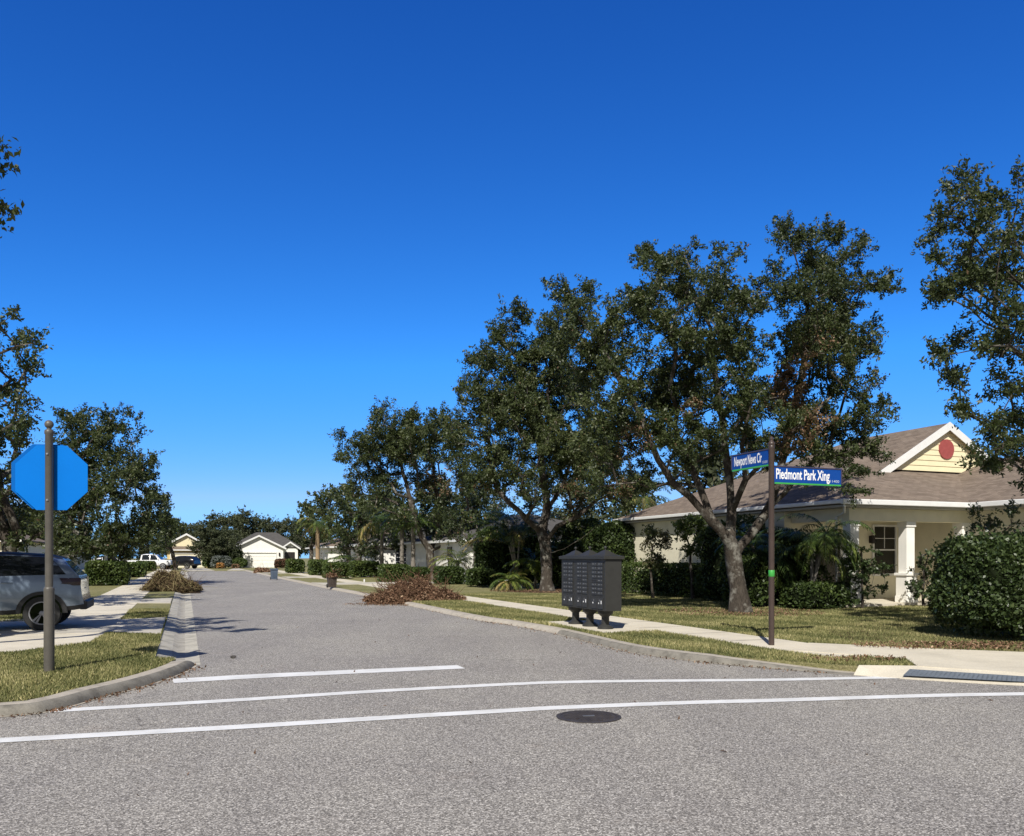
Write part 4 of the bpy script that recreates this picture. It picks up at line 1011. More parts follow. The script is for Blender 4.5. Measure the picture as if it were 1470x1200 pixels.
mb = MB(); mb.lathe([(.05, 0), (.05, .45)], (2.9, 6.5, 4.25), 10); mb.build('vent_pipe', 'galv', roof)
mb = MB(); mb.tube([(0, -.03, EZ - .16), (.3, .3, EZ - .35), (.56, .9, EZ - .45), (.56, .9, .1)], .035, 8); mb.build('downspout', 'trim_white', main)
# --- houses further off: hip or front-gable boxes with windows and garage doors
def house(name, label, s_, t_, W_, D_, eave, ridge, wall, roofm, rz=A, gable=False, garage=None, windows=(), door=None, z=ZR, oh=.45, hipd=None, sidewin=()):
    root = empty(name, W(s_, t_, z), rz, label, 'house'); mb = MB()
    wallbox(mb, 0, W_, 0, D_, 0, eave - .05)
    if gable:
        mb.face([(0, 0, eave - .05), (W_, 0, eave - .05), (W_ / 2, 0, ridge - .18)]); mb.face([(0, D_, eave - .05), (W_, D_, eave - .05), (W_ / 2, D_, ridge - .18)])
    mb.build('wall', wall, root)
    mb = MB(); p = (ridge - eave) / (W_ / 2); e0 = eave - p * oh * .6
    x0, x1, y0, y1 = -oh, W_ + oh, -oh, D_ + oh; cx = W_ / 2
    if gable:
        solid_slope(mb, [(x0, y1, e0), (x0, y0, e0), (cx, y0, ridge), (cx, y1, ridge)]); solid_slope(mb, [(x1, y0, e0), (x1, y1, e0), (cx, y1, ridge), (cx, y0, ridge)])
    else:
        k = min(hipd or W_ / 2, (y1 - y0) / 2 - .05) 
        if W_ <= D_:
            a, b_ = (cx, y0 + k, ridge), (cx, y1 - k, ridge)
            solid_slope(mb, [(x0, y1, e0), (x0, y0, e0), a, b_]); solid_slope(mb, [(x0, y0, e0), (x1, y0, e0), a]); solid_slope(mb, [(x1, y0, e0), (x1, y1, e0), b_, a]); solid_slope(mb, [(x1, y1, e0), (x0, y1, e0), b_])
        else:
            k = D_ / 2; a, b_ = (x0 + k, D_ / 2, ridge), (x1 - k, D_ / 2, ridge)
            solid_slope(mb, [(x0, y0, e0), (x1, y0, e0), b_, a]); solid_slope(mb, [(x1, y1, e0), (x0, y1, e0), a, b_]); solid_slope(mb, [(x0, y1, e0), (x0, y0, e0), a]); solid_slope(mb, [(x1, y0, e0), (x1, y1, e0), b_])
    rf = mb.build('roof', roofm, root, fix=False)
    mb = MB()
    if gable:
        for sx in (x0, x1):
            a, b_ = Vector((sx, y0 - .03, e0 + .02)), Vector((cx, y0 - .03, ridge + .03)); q = [a, b_, b_ - Vector((0, 0, .26)), a - Vector((0, 0, .26))]
            r = [v_ + Vector((0, .025, 0)) for v_ in q]; mb.face(q); mb.face(r)
            for i in range(4): mb.face([q[i], q[(i + 1) % 4], r[(i + 1) % 4], r[i]])
    else: mb.box((x0 - .05, y0 - .06, e0 - .15), (x1 + .05, y0 - .005, e0 + .01)); mb.box((x0 - .06, y0 + .0, e0 - .15), (x0 - .005, y1, e0 + .01))
    mb.build('fascia', 'trim_white', rf)
    if garage:
        gx0, gx1, gh, gm = garage; m_ = MB(); rows_ = 4
        for k in range(rows_): m_.box((gx0, -.05, k * gh / rows_ + .01), (gx1, -.004, (k + 1) * gh / rows_ - .015))
        gd = m_.build('garage_door', gm, root, bevel=.008)
        m_ = MB(); m_.box((gx0 - .12, -.10, 0), (gx0 - .01, .0, gh + .12)); m_.box((gx1 + .01, -.10, 0), (gx1 + .12, .0, gh + .12)); m_.box((gx0 - .01, -.18, gh + .012), (gx1 + .01, .0, gh + .12)); m_.build('frame', 'trim_white', gd)
    for wx, wz, ww, wh in windows: window(root, wx, 0, wz, ww, wh, 'y')
    for wy_, wz, ww, wh in sidewin: window(root, 0, wy_, wz, ww, wh, 'x')
    if door: m_ = MB(); m_.box((door[0], -.06, .02), (door[1], -.003, door[2])); m_.build('door', 'door_dark', root)
    return root
# at the end of the street: the white house with its entry gable, and the yellow one
def at_end(px, Y): return ST(Vector(((px - CX) / FPX * Y, Y, 0)))
s_, t_ = at_end(336, 121)
wh = house('white_house', 'cream white house with grey roof and double garage at the street end', s_, t_, 6.9, 16, 3.0, 4.75, 'stucco_white', 'shingle_grey', gable=True, garage=(1.05, 5.85, 2.15, 'stucco_white'), oh=.4)
mb = MB(); solid_slope(mb, [(-.4, 1.5, 3.05), (9.8, 1.5, 3.05), (6.6, 6.6, 5.35), (3.6, 6.6, 5.35)]); solid_slope(mb, [(9.8, 1.5, 3.05), (9.8, 15, 3.05), (6.6, 10, 5.35), (6.6, 6.6, 5.35)]); solid_slope(mb, [(-.4, 15, 3.05), (-.4, 1.5, 3.05), (3.6, 6.6, 5.35), (3.6, 10, 5.35)]); mb.build('roof', 'shingle_grey', wh, fix=False)
mb = MB(); mb.box((6.95, 1.6, 0), (9.2, 9, 2.95), 0, 'xXyY'); mb.face([(6.95, 1.6, 2.95), (9.2, 1.6, 2.95), (8.07, 1.6, 3.7)]); mb.build('entry_wall', 'stucco_white', wh)
mb = MB(); solid_slope(mb, [(6.6, 6, 2.85), (6.6, 1.2, 2.85), (8.07, 1.2, 3.85), (8.07, 6, 3.85)]); solid_slope(mb, [(9.55, 1.2, 2.85), (9.55, 6, 2.85), (8.07, 6, 3.85), (8.07, 1.2, 3.85)])
erf = mb.build('entry_roof', 'shingle_grey', wh, fix=False); mb = MB()
for sx in (6.58, 9.57):
    a, b_ = Vector((sx, 1.17, 2.87)), Vector((8.07, 1.17, 3.88)); q = [a, b_, b_ - Vector((0, 0, .24)), a - Vector((0, 0, .24))]; mb.face(q)
    r = [v_ + Vector((0, .025, 0)) for v_ in q]; mb.face(r)
    for i in range(4): mb.face([q[i], q[(i + 1) % 4], r[(i + 1) % 4], r[i]])
mb.build('fascia', 'trim_white', erf)
mb = MB(); mb.box((7.3, 1.53, .02), (8.75, 1.595, 2.3)); mb.build('door', 'door_dark', wh)
mb = MB(); mb.box((6.25, -.16, 1.7), (6.45, -.005, 2.2)); mb.build('wall_lamp', 'door_dark', wh, bevel=.02)
s_, t_ = at_end(240, 121)
yh = house('yellow_house', 'yellow stucco house with brown roof and pale garage at the street end', s_, t_, 5.9, 14, 2.75, 4.0, 'stucco_yellow', 'shingle_brown', gable=False, garage=(.5, 4.9, 2.05, 'stucco_pale'), oh=.45, hipd=4)
mb = MB(); gy = 1.0
for sg in (-1, 1):
    e = [(2.6 + sg * 3.1, gy - .35, 3.25), (2.6 + sg * 3.1, gy + 5, 3.25), (2.6, gy + 5, 5.0), (2.6, gy - .35, 5.0)]
    solid_slope(mb, e if sg > 0 else [e[1], e[0], e[3], e[2]], .1)
gr = mb.build('gable_roof', 'shingle_brown', yh, fix=False); mb = MB()
for sg in (-1, 1):
    a, b_ = Vector((2.6 + sg * 3.15, gy - .38, 3.26)), Vector((2.6, gy - .38, 5.04)); q = [a, b_, b_ - Vector((0, 0, .28)), a - Vector((0, 0, .28))]; mb.face(q); r = [v_ + Vector((0, .025, 0)) for v_ in q]; mb.face(r)
    for i in range(4): mb.face([q[i], q[(i + 1) % 4], r[(i + 1) % 4], r[i]])
mb.build('fascia', 'trim_white', gr)
mb = MB(); mb.face([(.2, gy, 3.1), (5.0, gy, 3.1), (2.6, gy, 4.75)]); mb.build('gable_wall', 'siding', yh)
# side houses
house('grey_roof_house', 'pale house with grey hip roof standing behind the palms', 48.5, 16.0, 13, 15, 2.7, 4.6, 'stucco_white', 'shingle_grey', windows=((1.2, .8, 1.2, 1.4), (7, .8, 1.2, 1.4)), sidewin=((4, .8, 1.2, 1.4), (9, .8, 1.2, 1.4)), oh=.5, hipd=6.5)
house('pale_house', 'white walled house seen between palm trunks and clipped hedges', 67, 14.4, 13, 15, 2.7, 4.5, 'stucco_white', 'shingle_grey', windows=((1.6, .8, 1.3, 1.4), (8, .8, 1.2, 1.4)), sidewin=((5, .8, 1.2, 1.4),), oh=.5, hipd=6.5)
house('brown_roof_house', 'low house with brown roof beside the white house', 92, 14.5, 12, 14, 2.8, 5.0, 'stucco_white', 'shingle_brown', windows=((2, .8, 1.3, 1.4),), sidewin=((5, .8, 1.2, 1.4),), oh=.5, hipd=6)
house('shaded_house', 'cream house half hidden by the oaks behind the parked SUV', 70, -24.5, 13, 14, 2.9, 5.4, 'stucco_pale', 'shingle_brown', windows=((1.5, .8, 1.4, 1.4), (6.5, .8, 1.4, 1.4), (10.4, .8, 1.2, 1.4)), oh=.5, hipd=6)
house('tan_house', 'tan house behind the white pickup truck', 112, -24, 12, 14, 2.9, 5.0, 'stucco_pale', 'shingle_brown', windows=((2, .8, 1.4, 1.4), (8, .8, 1.4, 1.4)), oh=.5, hipd=6)
# ---------------------------------------------------------------- far vehicles
p = Vector(((199 - CX) / FPX * 104, 104, ZL)); vehicle('pickup_truck', 'white crew cab pickup truck parked nose out before the yellow house', p + V * -1.4, A - .25, PICK, 'white_paint', (1.15, 4.6), .40, [(2.1, 3.0, 2.15, 2.95), (3.1, 4.05, 3.1, 3.62)], cat='pickup truck', clad=False)
SED = [(.0, .05, .35, .40, 1.02, 1.30, .82, .80, .60), (.3, .35, .9, .36, 1.04, 1.52, .90, .88, .64), (1.6, 1.6, 1.7, .32, 1.02, 1.60, .91, .88, .66), (2.6, 2.6, 2.5, .32, 1.0, 1.56, .91, .88, .66), (3.3, 3.2, 2.75, .32, .98, 1.48, .91, .87, .62), (3.4, 3.35, 3.3, .32, .98, 1.0, .91, .86, .78), (4.2, 4.2, 4.2, .36, .90, .92, .88, .84, .72), (4.5, 4.48, 4.46, .42, .78, .80, .80, .76, .68)]
p = Vector(((150 - CX) / FPX * 88, 88, ZL)); vehicle('parked_car', 'white hatchback with dark glass parked behind the clipped hedge', p + V * -1.6, A + .1, SED, 'white_paint', (.85, 3.5), .33, [(.55, 1.3, .85, 1.32), (1.4, 2.3, 1.42, 2.25), (2.4, 3.05, 2.35, 2.65)], 'black_paint', clad=False)
BSU = [(a, b, c, d0 + .04, e * .98, f * .98, g, h, i) for a, b, c, d0, e, f, g, h, i in SUV]
p = Vector(((284 - CX) / FPX * 111, 111, .08)); vehicle('parked_suv', 'black SUV parked on the driveway of the yellow garage', p, A + PI * .82, BSU, 'black_paint', (1.02, 3.85), .385, [(.50, 1.22, .80, 1.26), (1.28, 2.30, 1.32, 2.22), (2.38, 3.10, 2.30, 2.66)], 'black_paint', 'tail_red')
# ---------------------------------------------------------------- trees
def X(px, Y): return (px - CX) / FPX * Y
Y1 = T1B.y
def L1(*pts): return [P(x, y, Y1 + dy) for x, y, dy in pts]
c1 = [(1150, 345, 32), (1130, 345, 22), (1190, 365, 40), (1222, 368, 26), (1268, 412, 17), (1243, 402, 20), (1150, 420, 50), (1205, 440, 48), (1105, 405, 24), (1228, 490, 34), (1180, 500, 52), (1238, 545, 30), (1130, 500, 40),
      (1190, 570, 48), (1245, 595, 30), (1248, 640, 30), (1200, 640, 42), (1150, 600, 40), (1215, 685, 28), (1150, 655, 34), (1115, 560, 40),
      (935, 365, 20), (945, 385, 22), (982, 365, 20), (1028, 385, 34), (970, 410, 40), (1020, 440, 48), (925, 425, 22), (1066, 440, 32), (960, 480, 48), (1040, 510, 52), (918, 520, 38), (980, 560, 50), (1060, 580, 50), (1085, 640, 40), (1015, 630, 36), (940, 620, 36), (900, 580, 38), (880, 545, 30),
      (868, 470, 38), (828, 440, 34), (803, 425, 22), (850, 415, 24), (905, 440, 28), (800, 485, 30), (840, 530, 36), (860, 600, 34), (885, 655, 30), (845, 640, 28), (920, 685, 24), (960, 560, 36), (925, 570, 30), (868, 515, 34), (890, 625, 30), (965, 640, 28), (1000, 600, 30), (860, 695, 18), (905, 600, 30), (990, 660, 20), (830, 480, 30), (1185, 420, 40), (1160, 470, 40), (1000, 500, 44), (945, 440, 36)]
cl1 = pxclumps(c1, Y1, 11, 2.4)
limbs1 = [L1((1063, 880, 0), (1060, 845, 0), (1053, 800, 0), (1048, 778, 0)),
          L1((1048, 778, 0), (1022, 748, -.3), (990, 712, -.5), (965, 692, -.7), (945, 660, -.9), (925, 610, -1.0), (890, 540, -1), (850, 480, -1)),
          L1((1022, 748, -.3), (1005, 700, -.1), (985, 655, .2), (962, 600, .4)),
          L1((1048, 778, 0), (1050, 735, .2), (1048, 690, .3), (1040, 640, .3), (1030, 560, .2), (1020, 470, 0)),
          L1((1050, 735, .2), (1070, 690, -.4), (1065, 640, -.5), (1080, 570, -.5)),
          L1((1053, 800, 0), (1075, 770, .4), (1098, 738, .6), (1115, 700, .8), (1135, 620, .8), (1155, 520, .6), (1160, 420, .4)),
          L1((1098, 738, .6), (1140, 690, .2), (1190, 640, .2), (1215, 560, 0))]
br1 = [(P(1143, 565, Y1 - .8), .5, .8), (P(1160, 605, Y1 - .8), .45, .7), (P(1140, 530, Y1 - .6), .35, .7), (P(1170, 450, Y1 - .8), .3, .5), (P(1130, 640, Y1 - .6), .4, .6), (P(985, 590, Y1 - 1), .3, .5), (P(905, 640, Y1 - 1), .5, .35), (P(1160, 500, Y1 - .5), .4, .4)]
tree('oak_tree', 'tall spreading live oak with forked trunk behind the street name post', T1B, limbs1, cl1, 21, R=.225, dens=25, leaves=240, leaf=(.080, .037), sig=.175, brown=br1, group='live oaks along the street')
Y2 = T2B.y
def L2(*pts): return [P(x, y, Y2 + dy) for x, y, dy in pts]
c2 = [(742, 455, 26), (722, 478, 24), (700, 515, 30), (760, 515, 42), (682, 565, 32), (740, 580, 48), (800, 560, 48), (668, 625, 30), (720, 650, 44), (790, 640, 48), (845, 620, 36), (655, 605, 16), (760, 700, 32), (842, 690, 34), (888, 715, 24), (685, 685, 28), (868, 665, 30), (830, 735, 20), (715, 700, 24), (700, 590, 36), (770, 600, 40), (820, 660, 34), (745, 540, 30), (800, 500, 34), (835, 560, 34), (905, 690, 18)]
limbs2 = [L2((786, 849, 0), (785, 815, 0), (782, 780, 0), (778, 765, 0)), L2((778, 765, 0), (755, 745, -.3), (735, 725, -.4), (712, 700, -.3), (700, 650, -.2), (705, 580, 0)),
          L2((778, 765, 0), (785, 735, .2), (780, 690, .3), (775, 620, .2), (765, 540, 0)), L2((782, 780, 0), (800, 755, -.4), (830, 742, -.8), (855, 720, -1), (880, 690, -1)),
          L2((785, 795, 0), (810, 788, -.8), (845, 765, -1.2), (872, 742, -1.4)), L2((785, 735, .2), (810, 690, .6), (830, 630, .6))]
br2 = [(P(820, 720, Y2 - 1), .8, .35), (P(690, 720, Y2 - .5), .6, .35), (P(880, 700, Y2 - 1), .8, .35)]
tree('oak_tree', 'dark live oak whose trunk stands just behind the cluster mailbox', T2B, limbs2, pxclumps(c2, Y2, 12, 2.6), 22, R=.25, dens=16, leaves=185, leaf=(.112, .052), sig=.23, brown=br2, group='live oaks along the street')
Y3 = T3B.y
def L3(*pts): return [P(x, y, Y3 + dy) for x, y, dy in pts]
c3 = [(555, 612, 28), (585, 598, 22), (535, 645, 32), (518, 635, 18), (500, 655, 15), (600, 640, 42), (640, 615, 28), (655, 655, 32), (560, 690, 38), (515, 690, 26), (610, 700, 36), (655, 700, 28), (575, 735, 22), (632, 735, 22), (575, 640, 30), (490, 625, 7), (545, 590, 12), (675, 690, 20), (530, 715, 20)]
limbs3 = [L3((620, 832, 0), (619, 810, 0), (617, 792, 0)), L3((617, 792, 0), (605, 770, -.3), (595, 740, -.4), (585, 700, -.3), (570, 650, 0)), L3((617, 792, 0), (628, 768, .2), (630, 735, .3), (625, 690, .2), (615, 640, 0)), L3((617, 792, 0), (640, 780, -.5), (660, 760, -.7), (672, 730, -.5))]
tree('oak_tree', 'live oak with pale trunk rising behind the brown brush pile', T3B, limbs3, pxclumps(c3, Y3, 13, 3), 23, R=.27, dens=8, leaves=180, leaf=(.155, .075), sig=.35, brown=[(P(632, 690, Y3 - 2), 1.2, .3)], group='live oaks along the street')
# further oaks on the right side
def pxtree(label, base, Y, lst, seed, R=.22, dens=4, leaves=130, leaf=(.24, .14), sig=.42, mat='oak_leaf', D=2.5, group='live oaks along the street', name='oak_tree', trunk_top=None, tone=0, bare=.04):
    b_ = Vector((X(base[0], Y), Y, ZR)); top = trunk_top or (base[0], base[1]); cl = pxclumps(lst, Y, seed, D)
    return tree(name, label, b_, [[b_, P(top[0], top[1], Y)]], cl, seed, R, dens, leaves, leaf, sig, mat, group=group, tone=tone, bare=bare)
pxtree('rounded oak beyond the tan palm trunk and clipped hedges', (500, 0), 76, [(470, 712, 16), (498, 705, 20), (520, 725, 26), (480, 735, 24), (505, 755, 24), (535, 745, 22), (455, 735, 16), (550, 720, 18)], 31, trunk_top=(500, 775), dens=2.6, leaf=(.24, .14))
pxtree('smaller oak at the far bend of the street above the hedge', (446, 0), 92, [(446, 735, 14), (438, 752, 14), (455, 757, 16), (470, 745, 14), (462, 772, 12), (478, 765, 14)], 32, trunk_top=(447, 785), dens=2.2, leaf=(.28, .16))
pxtree('dark oak filling the gap between the drooping palm and the far hedges', (515, 0), 66, [(500, 735, 22), (525, 750, 24), (550, 735, 22), (485, 760, 20), (515, 775, 18), (560, 765, 18), (580, 745, 20), (535, 785, 13), (495, 785, 13), (590, 768, 14), (570, 785, 10), (610, 758, 14)], 33, trunk_top=(515, 790), dens=4, leaf=(.2, .11), tone=-.05)
pxtree('dark oak standing behind the yellow-green palm', (690, 0), 60, [(660, 735, 22), (690, 725, 24), (720, 735, 24), (675, 760, 20), (705, 765, 22), (735, 765, 20), (640, 755, 16), (720, 790, 16), (650, 778, 10), (668, 775, 13), (635, 768, 14), (690, 785, 12)], 34, trunk_top=(690, 790), dens=4, leaf=(.19, .105), tone=-.05)
pxtree('small dark tree just behind the pale trunk oak and the hedge cube', (684, 0), 47, [(655, 748, 20), (676, 756, 20), (700, 752, 18), (640, 765, 14), (668, 774, 14), (690, 776, 14), (715, 765, 14)], 35, R=.12, trunk_top=(682, 790), dens=6, leaf=(.15, .08), sig=.3, tone=-.05, D=1.5)
# left side
Y5 = 47.5
c5 = [(95, 605, 16), (122, 600, 20), (170, 598, 18), (184, 615, 20), (108, 640, 34), (158, 655, 44), (200, 675, 28), (222, 715, 20), (120, 695, 40), (172, 715, 44), (215, 748, 24), (105, 745, 34), (160, 765, 34), (208, 782, 18), (235, 742, 12), (88, 670, 26), (140, 625, 26), (130, 785, 20), (100, 782, 22), (160, 792, 14), (185, 792, 16), (150, 780, 24), (85, 770, 20), (75, 720, 18), (80, 640, 14), (190, 760, 28), (228, 770, 14), (148, 595, 12)]
pxtree('big dense oak just beyond the blue octagonal sign', (158, 0), Y5, c5, 41, R=.25, dens=11, leaves=160, leaf=(.145, .07), sig=.29, trunk_top=(158, 795), D=3)
pxtree('small oak in front of the yellow house gable', (252, 0), 100, [(242, 752, 10), (232, 768, 12), (246, 768, 8), (238, 784, 9), (224, 785, 11), (228, 752, 10), (254, 756, 7)], 42, trunk_top=(248, 795), dens=2.4, leaf=(.28, .16), D=1.5)
Y6 = 25.0; b6 = Vector((X(8, Y6), Y6, ZL))
def L6(*pts): return [P(x, y, Y6 + dy) for x, y, dy in pts]
c6 = [(8, 462, 22), (22, 505, 22), (45, 487, 11), (40, 520, 12), (2, 540, 34), (18, 590, 28), (0, 640, 40), (28, 625, 18), (12, 690, 34), (35, 690, 14), (-45, 500, 50), (-60, 600, 60), (-40, 690, 50), (-100, 560, 60), (-110, 660, 50), (55, 735, 16), (20, 745, 20), (-40, 440, 30), (-80, 760, 40), (80, 750, 14), (30, 770, 14)]
tree('oak_tree', 'oak at the photo edge rising behind the silver-blue SUV', b6, [L6((8, 875, 0), (10, 820, 0), (14, 790, 0)), L6((14, 790, 0), (0, 740, 0), (-15, 680, 0), (-20, 600, 0)), L6((14, 790, 0), (25, 765, -.3), (14, 735, -.5), (2, 715, -.6), (-10, 640, -.6)), L6((14, 790, 0), (50, 770, .3), (80, 750, .5))], pxclumps(c6, Y6, 14, 2.4), 43, R=.2, dens=14, leaves=105, leaf=(.115, .058), sig=.20, group='live oaks along the street')
# the oak beside the viewer, mostly outside the picture, that shades the SUV and the driveway
Y7 = 11.6; b7 = W(14.0, -6.2, ZL)
cl7 = [(P(x, y, Y7 + dy), r / FPX * Y7) for x, y, r, dy in ((-14, 214, 5, -.3), (-22, 240, 5, -.2), (-14, 304, 3, 0), (-82, 225, 14, 0), (-105, 230, 36, 0), (-110, 330, 40, .4), (-140, 200, 66, .6), (-140, 330, 70, .2), (-230, 180, 90, .3), (-230, 300, 90, -.3), (-320, 240, 90, .4), (-330, 350, 80, .2), (-150, 430, 50, .5), (-260, 430, 60, 1.0), (-200, 100, 70, .8), (-300, 120, 70, 1.4), (-120, 140, 40, .8), (-420, 300, 90, 1), (-180, 260, 80, 1.8), (-290, 300, 80, 2), (-100, 380, 40, 1.5), (-420, 200, 90, .2), (-520, 260, 95, .6), (-520, 380, 85, .3), (-620, 300, 95, .2), (-720, 330, 90, .8), (-620, 420, 80, 1.2), (-440, 400, 80, .1), (-360, 330, 70, 1.6), (-800, 400, 80, .6), (-560, 150, 80, 1), (-120, 340, 50, .8), (-180, 380, 60, 1.0), (-110, 400, 35, .6), (-250, 360, 60, .9), (-320, 400, 60, 1.0), (-400, 380, 60, .8), (-80, 370, 24, .5))]
tree('oak_tree', 'near oak of which only the branch tips show high at the photo edge', b7, [[b7, b7 + Vector((.3, .0, 1.4)), b7 + Vector((.5, .1, 2.6))], [b7 + Vector((.5, .1, 2.6)), b7 + Vector((1.2, .1, 3.8)), b7 + Vector((2.0, 0, 5.2))], [b7 + Vector((.5, .1, 2.6)), b7 + Vector((.3, .4, 4.5)), b7 + Vector((.2, .4, 6.5))]], cl7, 44, R=.22, dens=24, leaves=105, leaf=(.095, .045), sig=.15, group='live oaks along the street')
# the oak at the right edge
Y8 = 15.5; b8 = Vector((X(1590, Y8), Y8 + .6, ZR))
def L8(*pts): return [P(x, y, Y8 + dy) for x, y, dy in pts]
c8 = [(1382, 258, 18), (1400, 265, 20), (1352, 292, 24), (1410, 295, 26), (1338, 330, 18), (1442, 285, 20), (1455, 330, 34), (1372, 362, 24), (1340, 375, 12), (1440, 400, 42), (1362, 412, 16), (1408, 445, 30), (1372, 425, 14), (1450, 490, 40), (1385, 490, 16), (1355, 505, 8), (1425, 555, 24), (1372, 540, 12), (1460, 590, 30), (1380, 590, 10), (1418, 615, 16), (1400, 650, 12), (1440, 640, 18), (1425, 665, 10), (1350, 420, 10), (1470, 260, 20), (1400, 330, 26),
      (1520, 300, 60), (1520, 400, 60), (1530, 500, 60), (1540, 600, 60), (1600, 350, 70), (1600, 480, 70), (1640, 260, 60), (1680, 420, 80), (1620, 600, 70), (1700, 560, 70), (1560, 220, 40), (1500, 660, 30), (1460, 545, 24), (1445, 560, 26), (1465, 640, 24), (1440, 610, 20), (1430, 500, 22), (1400, 310, 24), (1385, 400, 18), (1440, 450, 28), (1415, 400, 22), (1475, 690, 18), (1480, 450, 40), (1400, 395, 20), (1430, 350, 26)]
tree('oak_tree', 'oak reaching into the photo from the edge above the clipped shrub', b8, [[b8, b8 + Vector((-.05, 0, 1.8)), b8 + Vector((-.1, -.3, 2.8))], [b8 + Vector((-.1, -.3, 2.8)), P(1545, 560, Y8), P(1500, 440, Y8), P(1450, 330, Y8)], [b8 + Vector((-.1, -.3, 2.8)), P(1600, 500, Y8), P(1620, 380, Y8), P(1600, 300, Y8)], [P(1545, 560, Y8), P(1480, 520, Y8 - .3), P(1420, 470, Y8 - .4)], [P(1500, 440, Y8), P(1440, 385, Y8), P(1400, 342, Y8), P(1360, 320, Y8)]],
     pxclumps(c8, Y8, 15, 1.9), 45, R=.15, dens=36, leaves=120, leaf=(.080, .034), sig=.14, group='live oaks along the street')
# small ornamental trees beside the corner house
def small_tree(label, px, pybase, lst, seed, z=ZR, **kw):
    Y = kw.pop('Y'); b_ = Vector((X(px, Y), Y, z)); cl = pxclumps(lst, Y, seed, .4, .8)
    return tree('small_tree', label, b_, [[b_, P(px - 4, (pybase + lst[0][1]) / 2, Y)]], cl, seed, **kw)
small_tree('small round-headed tree with bright green top beside the stucco wall', 995, 868, [(996, 757, 19), (976, 767, 14), (1015, 766, 14), (985, 752, 14), (1008, 753, 14), (995, 775, 15), (990, 790, 9)], 51, Y=29.6, R=.05, dens=34, leaves=80, leaf=(.09, .05), sig=.12, mat='hedge_leaf', tone=.25, cat='tree')
small_tree('thin pale-leaved sapling before the sunlit stucco wall', 938, 866, [(940, 770, 11), (931, 782, 10), (949, 785, 10), (938, 797, 10), (946, 808, 9), (929, 806, 8), (952, 770, 7), (936, 762, 7)], 52, Y=30.4, R=.04, dens=30, leaves=70, leaf=(.09, .045), sig=.13, tone=.36, cat='tree')
# background trees: two kinds, copied
def bgtree(seed, lab, hh, ww, tone=0):
    rng = random.Random(seed); cl = []
    for k in range(20):
        a = rng.random() * 6.28; zz = rng.uniform(.28, .95); rr = ww * .5 * math.sqrt(max(.08, 1 - ((zz - .5) / .52) ** 2)) * rng.uniform(.2, 1)
        cl.append((Vector((math.cos(a) * rr, math.sin(a) * rr, zz * hh)), rng.uniform(.8, 1.6)))
    return tree('background_tree', lab, (0, 0, 0), [[Vector((0, 0, 0)), Vector((.2, 0, hh * .35))]], cl, seed, R=.25, dens=4.5, leaves=70, leaf=(.34, .2), sig=.5, mat='oak_leaf_far', group='tree line behind the end houses', tone=tone)
protoA, protoB = bgtree(61, 'a', 8.5, 8), bgtree(62, 'b', 9.5, 7, .08)
spots = [(288, 752, 150, 'bushy tree behind the right slope of the yellow house'), (312, 742, 152, 'grey-green tree above the gap between the two end houses'), (334, 740, 158, 'tree crown just behind the peak edge of the white house roof'), (352, 738, 150, 'tall tree directly above the white garage roof'), (372, 742, 156, 'tree behind the ridge of the white house'), (392, 748, 150, 'lower tree behind the entry gable'), (410, 750, 160, 'hazy tree above the brown roof'),
         (428, 748, 148, 'far tree at the bend beside the street oaks'), (270, 755, 160, 'far tree showing over the yellow gable'), (255, 748, 165, 'far tree between the big oak and the yellow gable'), (120, 762, 135, 'far tree showing low under the big oak crown'), (172, 764, 132, 'far tree behind the roof of the white pickup'), (212, 758, 138, 'far tree behind the white pickup nose'), (75, 760, 130, 'far tree behind the blue sign'), (448, 745, 140, 'far tree behind the smaller oak'), (300, 757, 118, 'dark tree standing between the end houses'), (322, 757, 119, 'dense tree whose crown touches the white garage'),
         (690, 700, 84, 'tree behind the grey hip roof'), (900, 690, 62, 'tree behind the corner house chimney-less roof end'), (60, 700, 95, 'tree behind the cream house and the SUV'), (-20, 690, 90, 'tree behind the SUV at the photo edge'), (640, 700, 95, 'tree far behind the pale trunk oak'), (560, 700, 100, 'tree behind the white walled house'), (830, 690, 80, 'tree behind the palms and the mailbox oak'), (1010, 640, 75, 'tree behind the corner house roof')]
for i, (px, py, Y, lab) in enumerate(spots):
    src = protoA if i % 2 == 0 else protoB
    o = src if i < 2 else copy_tree(src)
    top = P(px, py, Y); k = (top.z - ZL) / (8.9 if i % 2 == 0 else 9.9); kx = k * random.uniform(.9, 1.2) if Y > 110 else k
    o.location = (top.x, Y, ZL); o.scale = (kx, kx, k); o.rotation_euler = (0, 0, random.random() * 6.28); o['label'] = lab
# ---------------------------------------------------------------- palms
def gp(px, Y, z=ZR): return Vector((X(px, Y), Y, z))
palm('date_palm', 'small yellow-green palm with arching fronds behind the dark hedge', gp(657, 50), 1.2, 1.9, 26, 71, R=.12, droop=.85, e0=.1, e1=1.35, tone=.22, wl=.045)
palm('queen_palm', 'palm with long drooping fronds hanging beside the pale trunk oak', gp(548, 62), 4.1, 2.9, 22, 72, R=.16, droop=1.35, e0=.2, e1=1.2, tone=.12, wl=.06)
palm('queen_palm', 'grey palm trunk nearest the pale trunk oak', gp(593, 57), 3.6, 2.4, 18, 73, R=.17, droop=1.1, tone=-.15, wl=.06)
palm('queen_palm', 'grey palm trunk standing between two others above the hedges', gp(577, 58), 3.8, 2.4, 18, 74, R=.17, droop=1.1, tone=-.15, wl=.06)
palm('queen_palm', 'palm with tan orange trunk near the far hedges', gp(456, 84), 4.6, 2.8, 20, 75, R=.24, droop=1.3, bark='tan_bark', tone=.1, wl=.08)
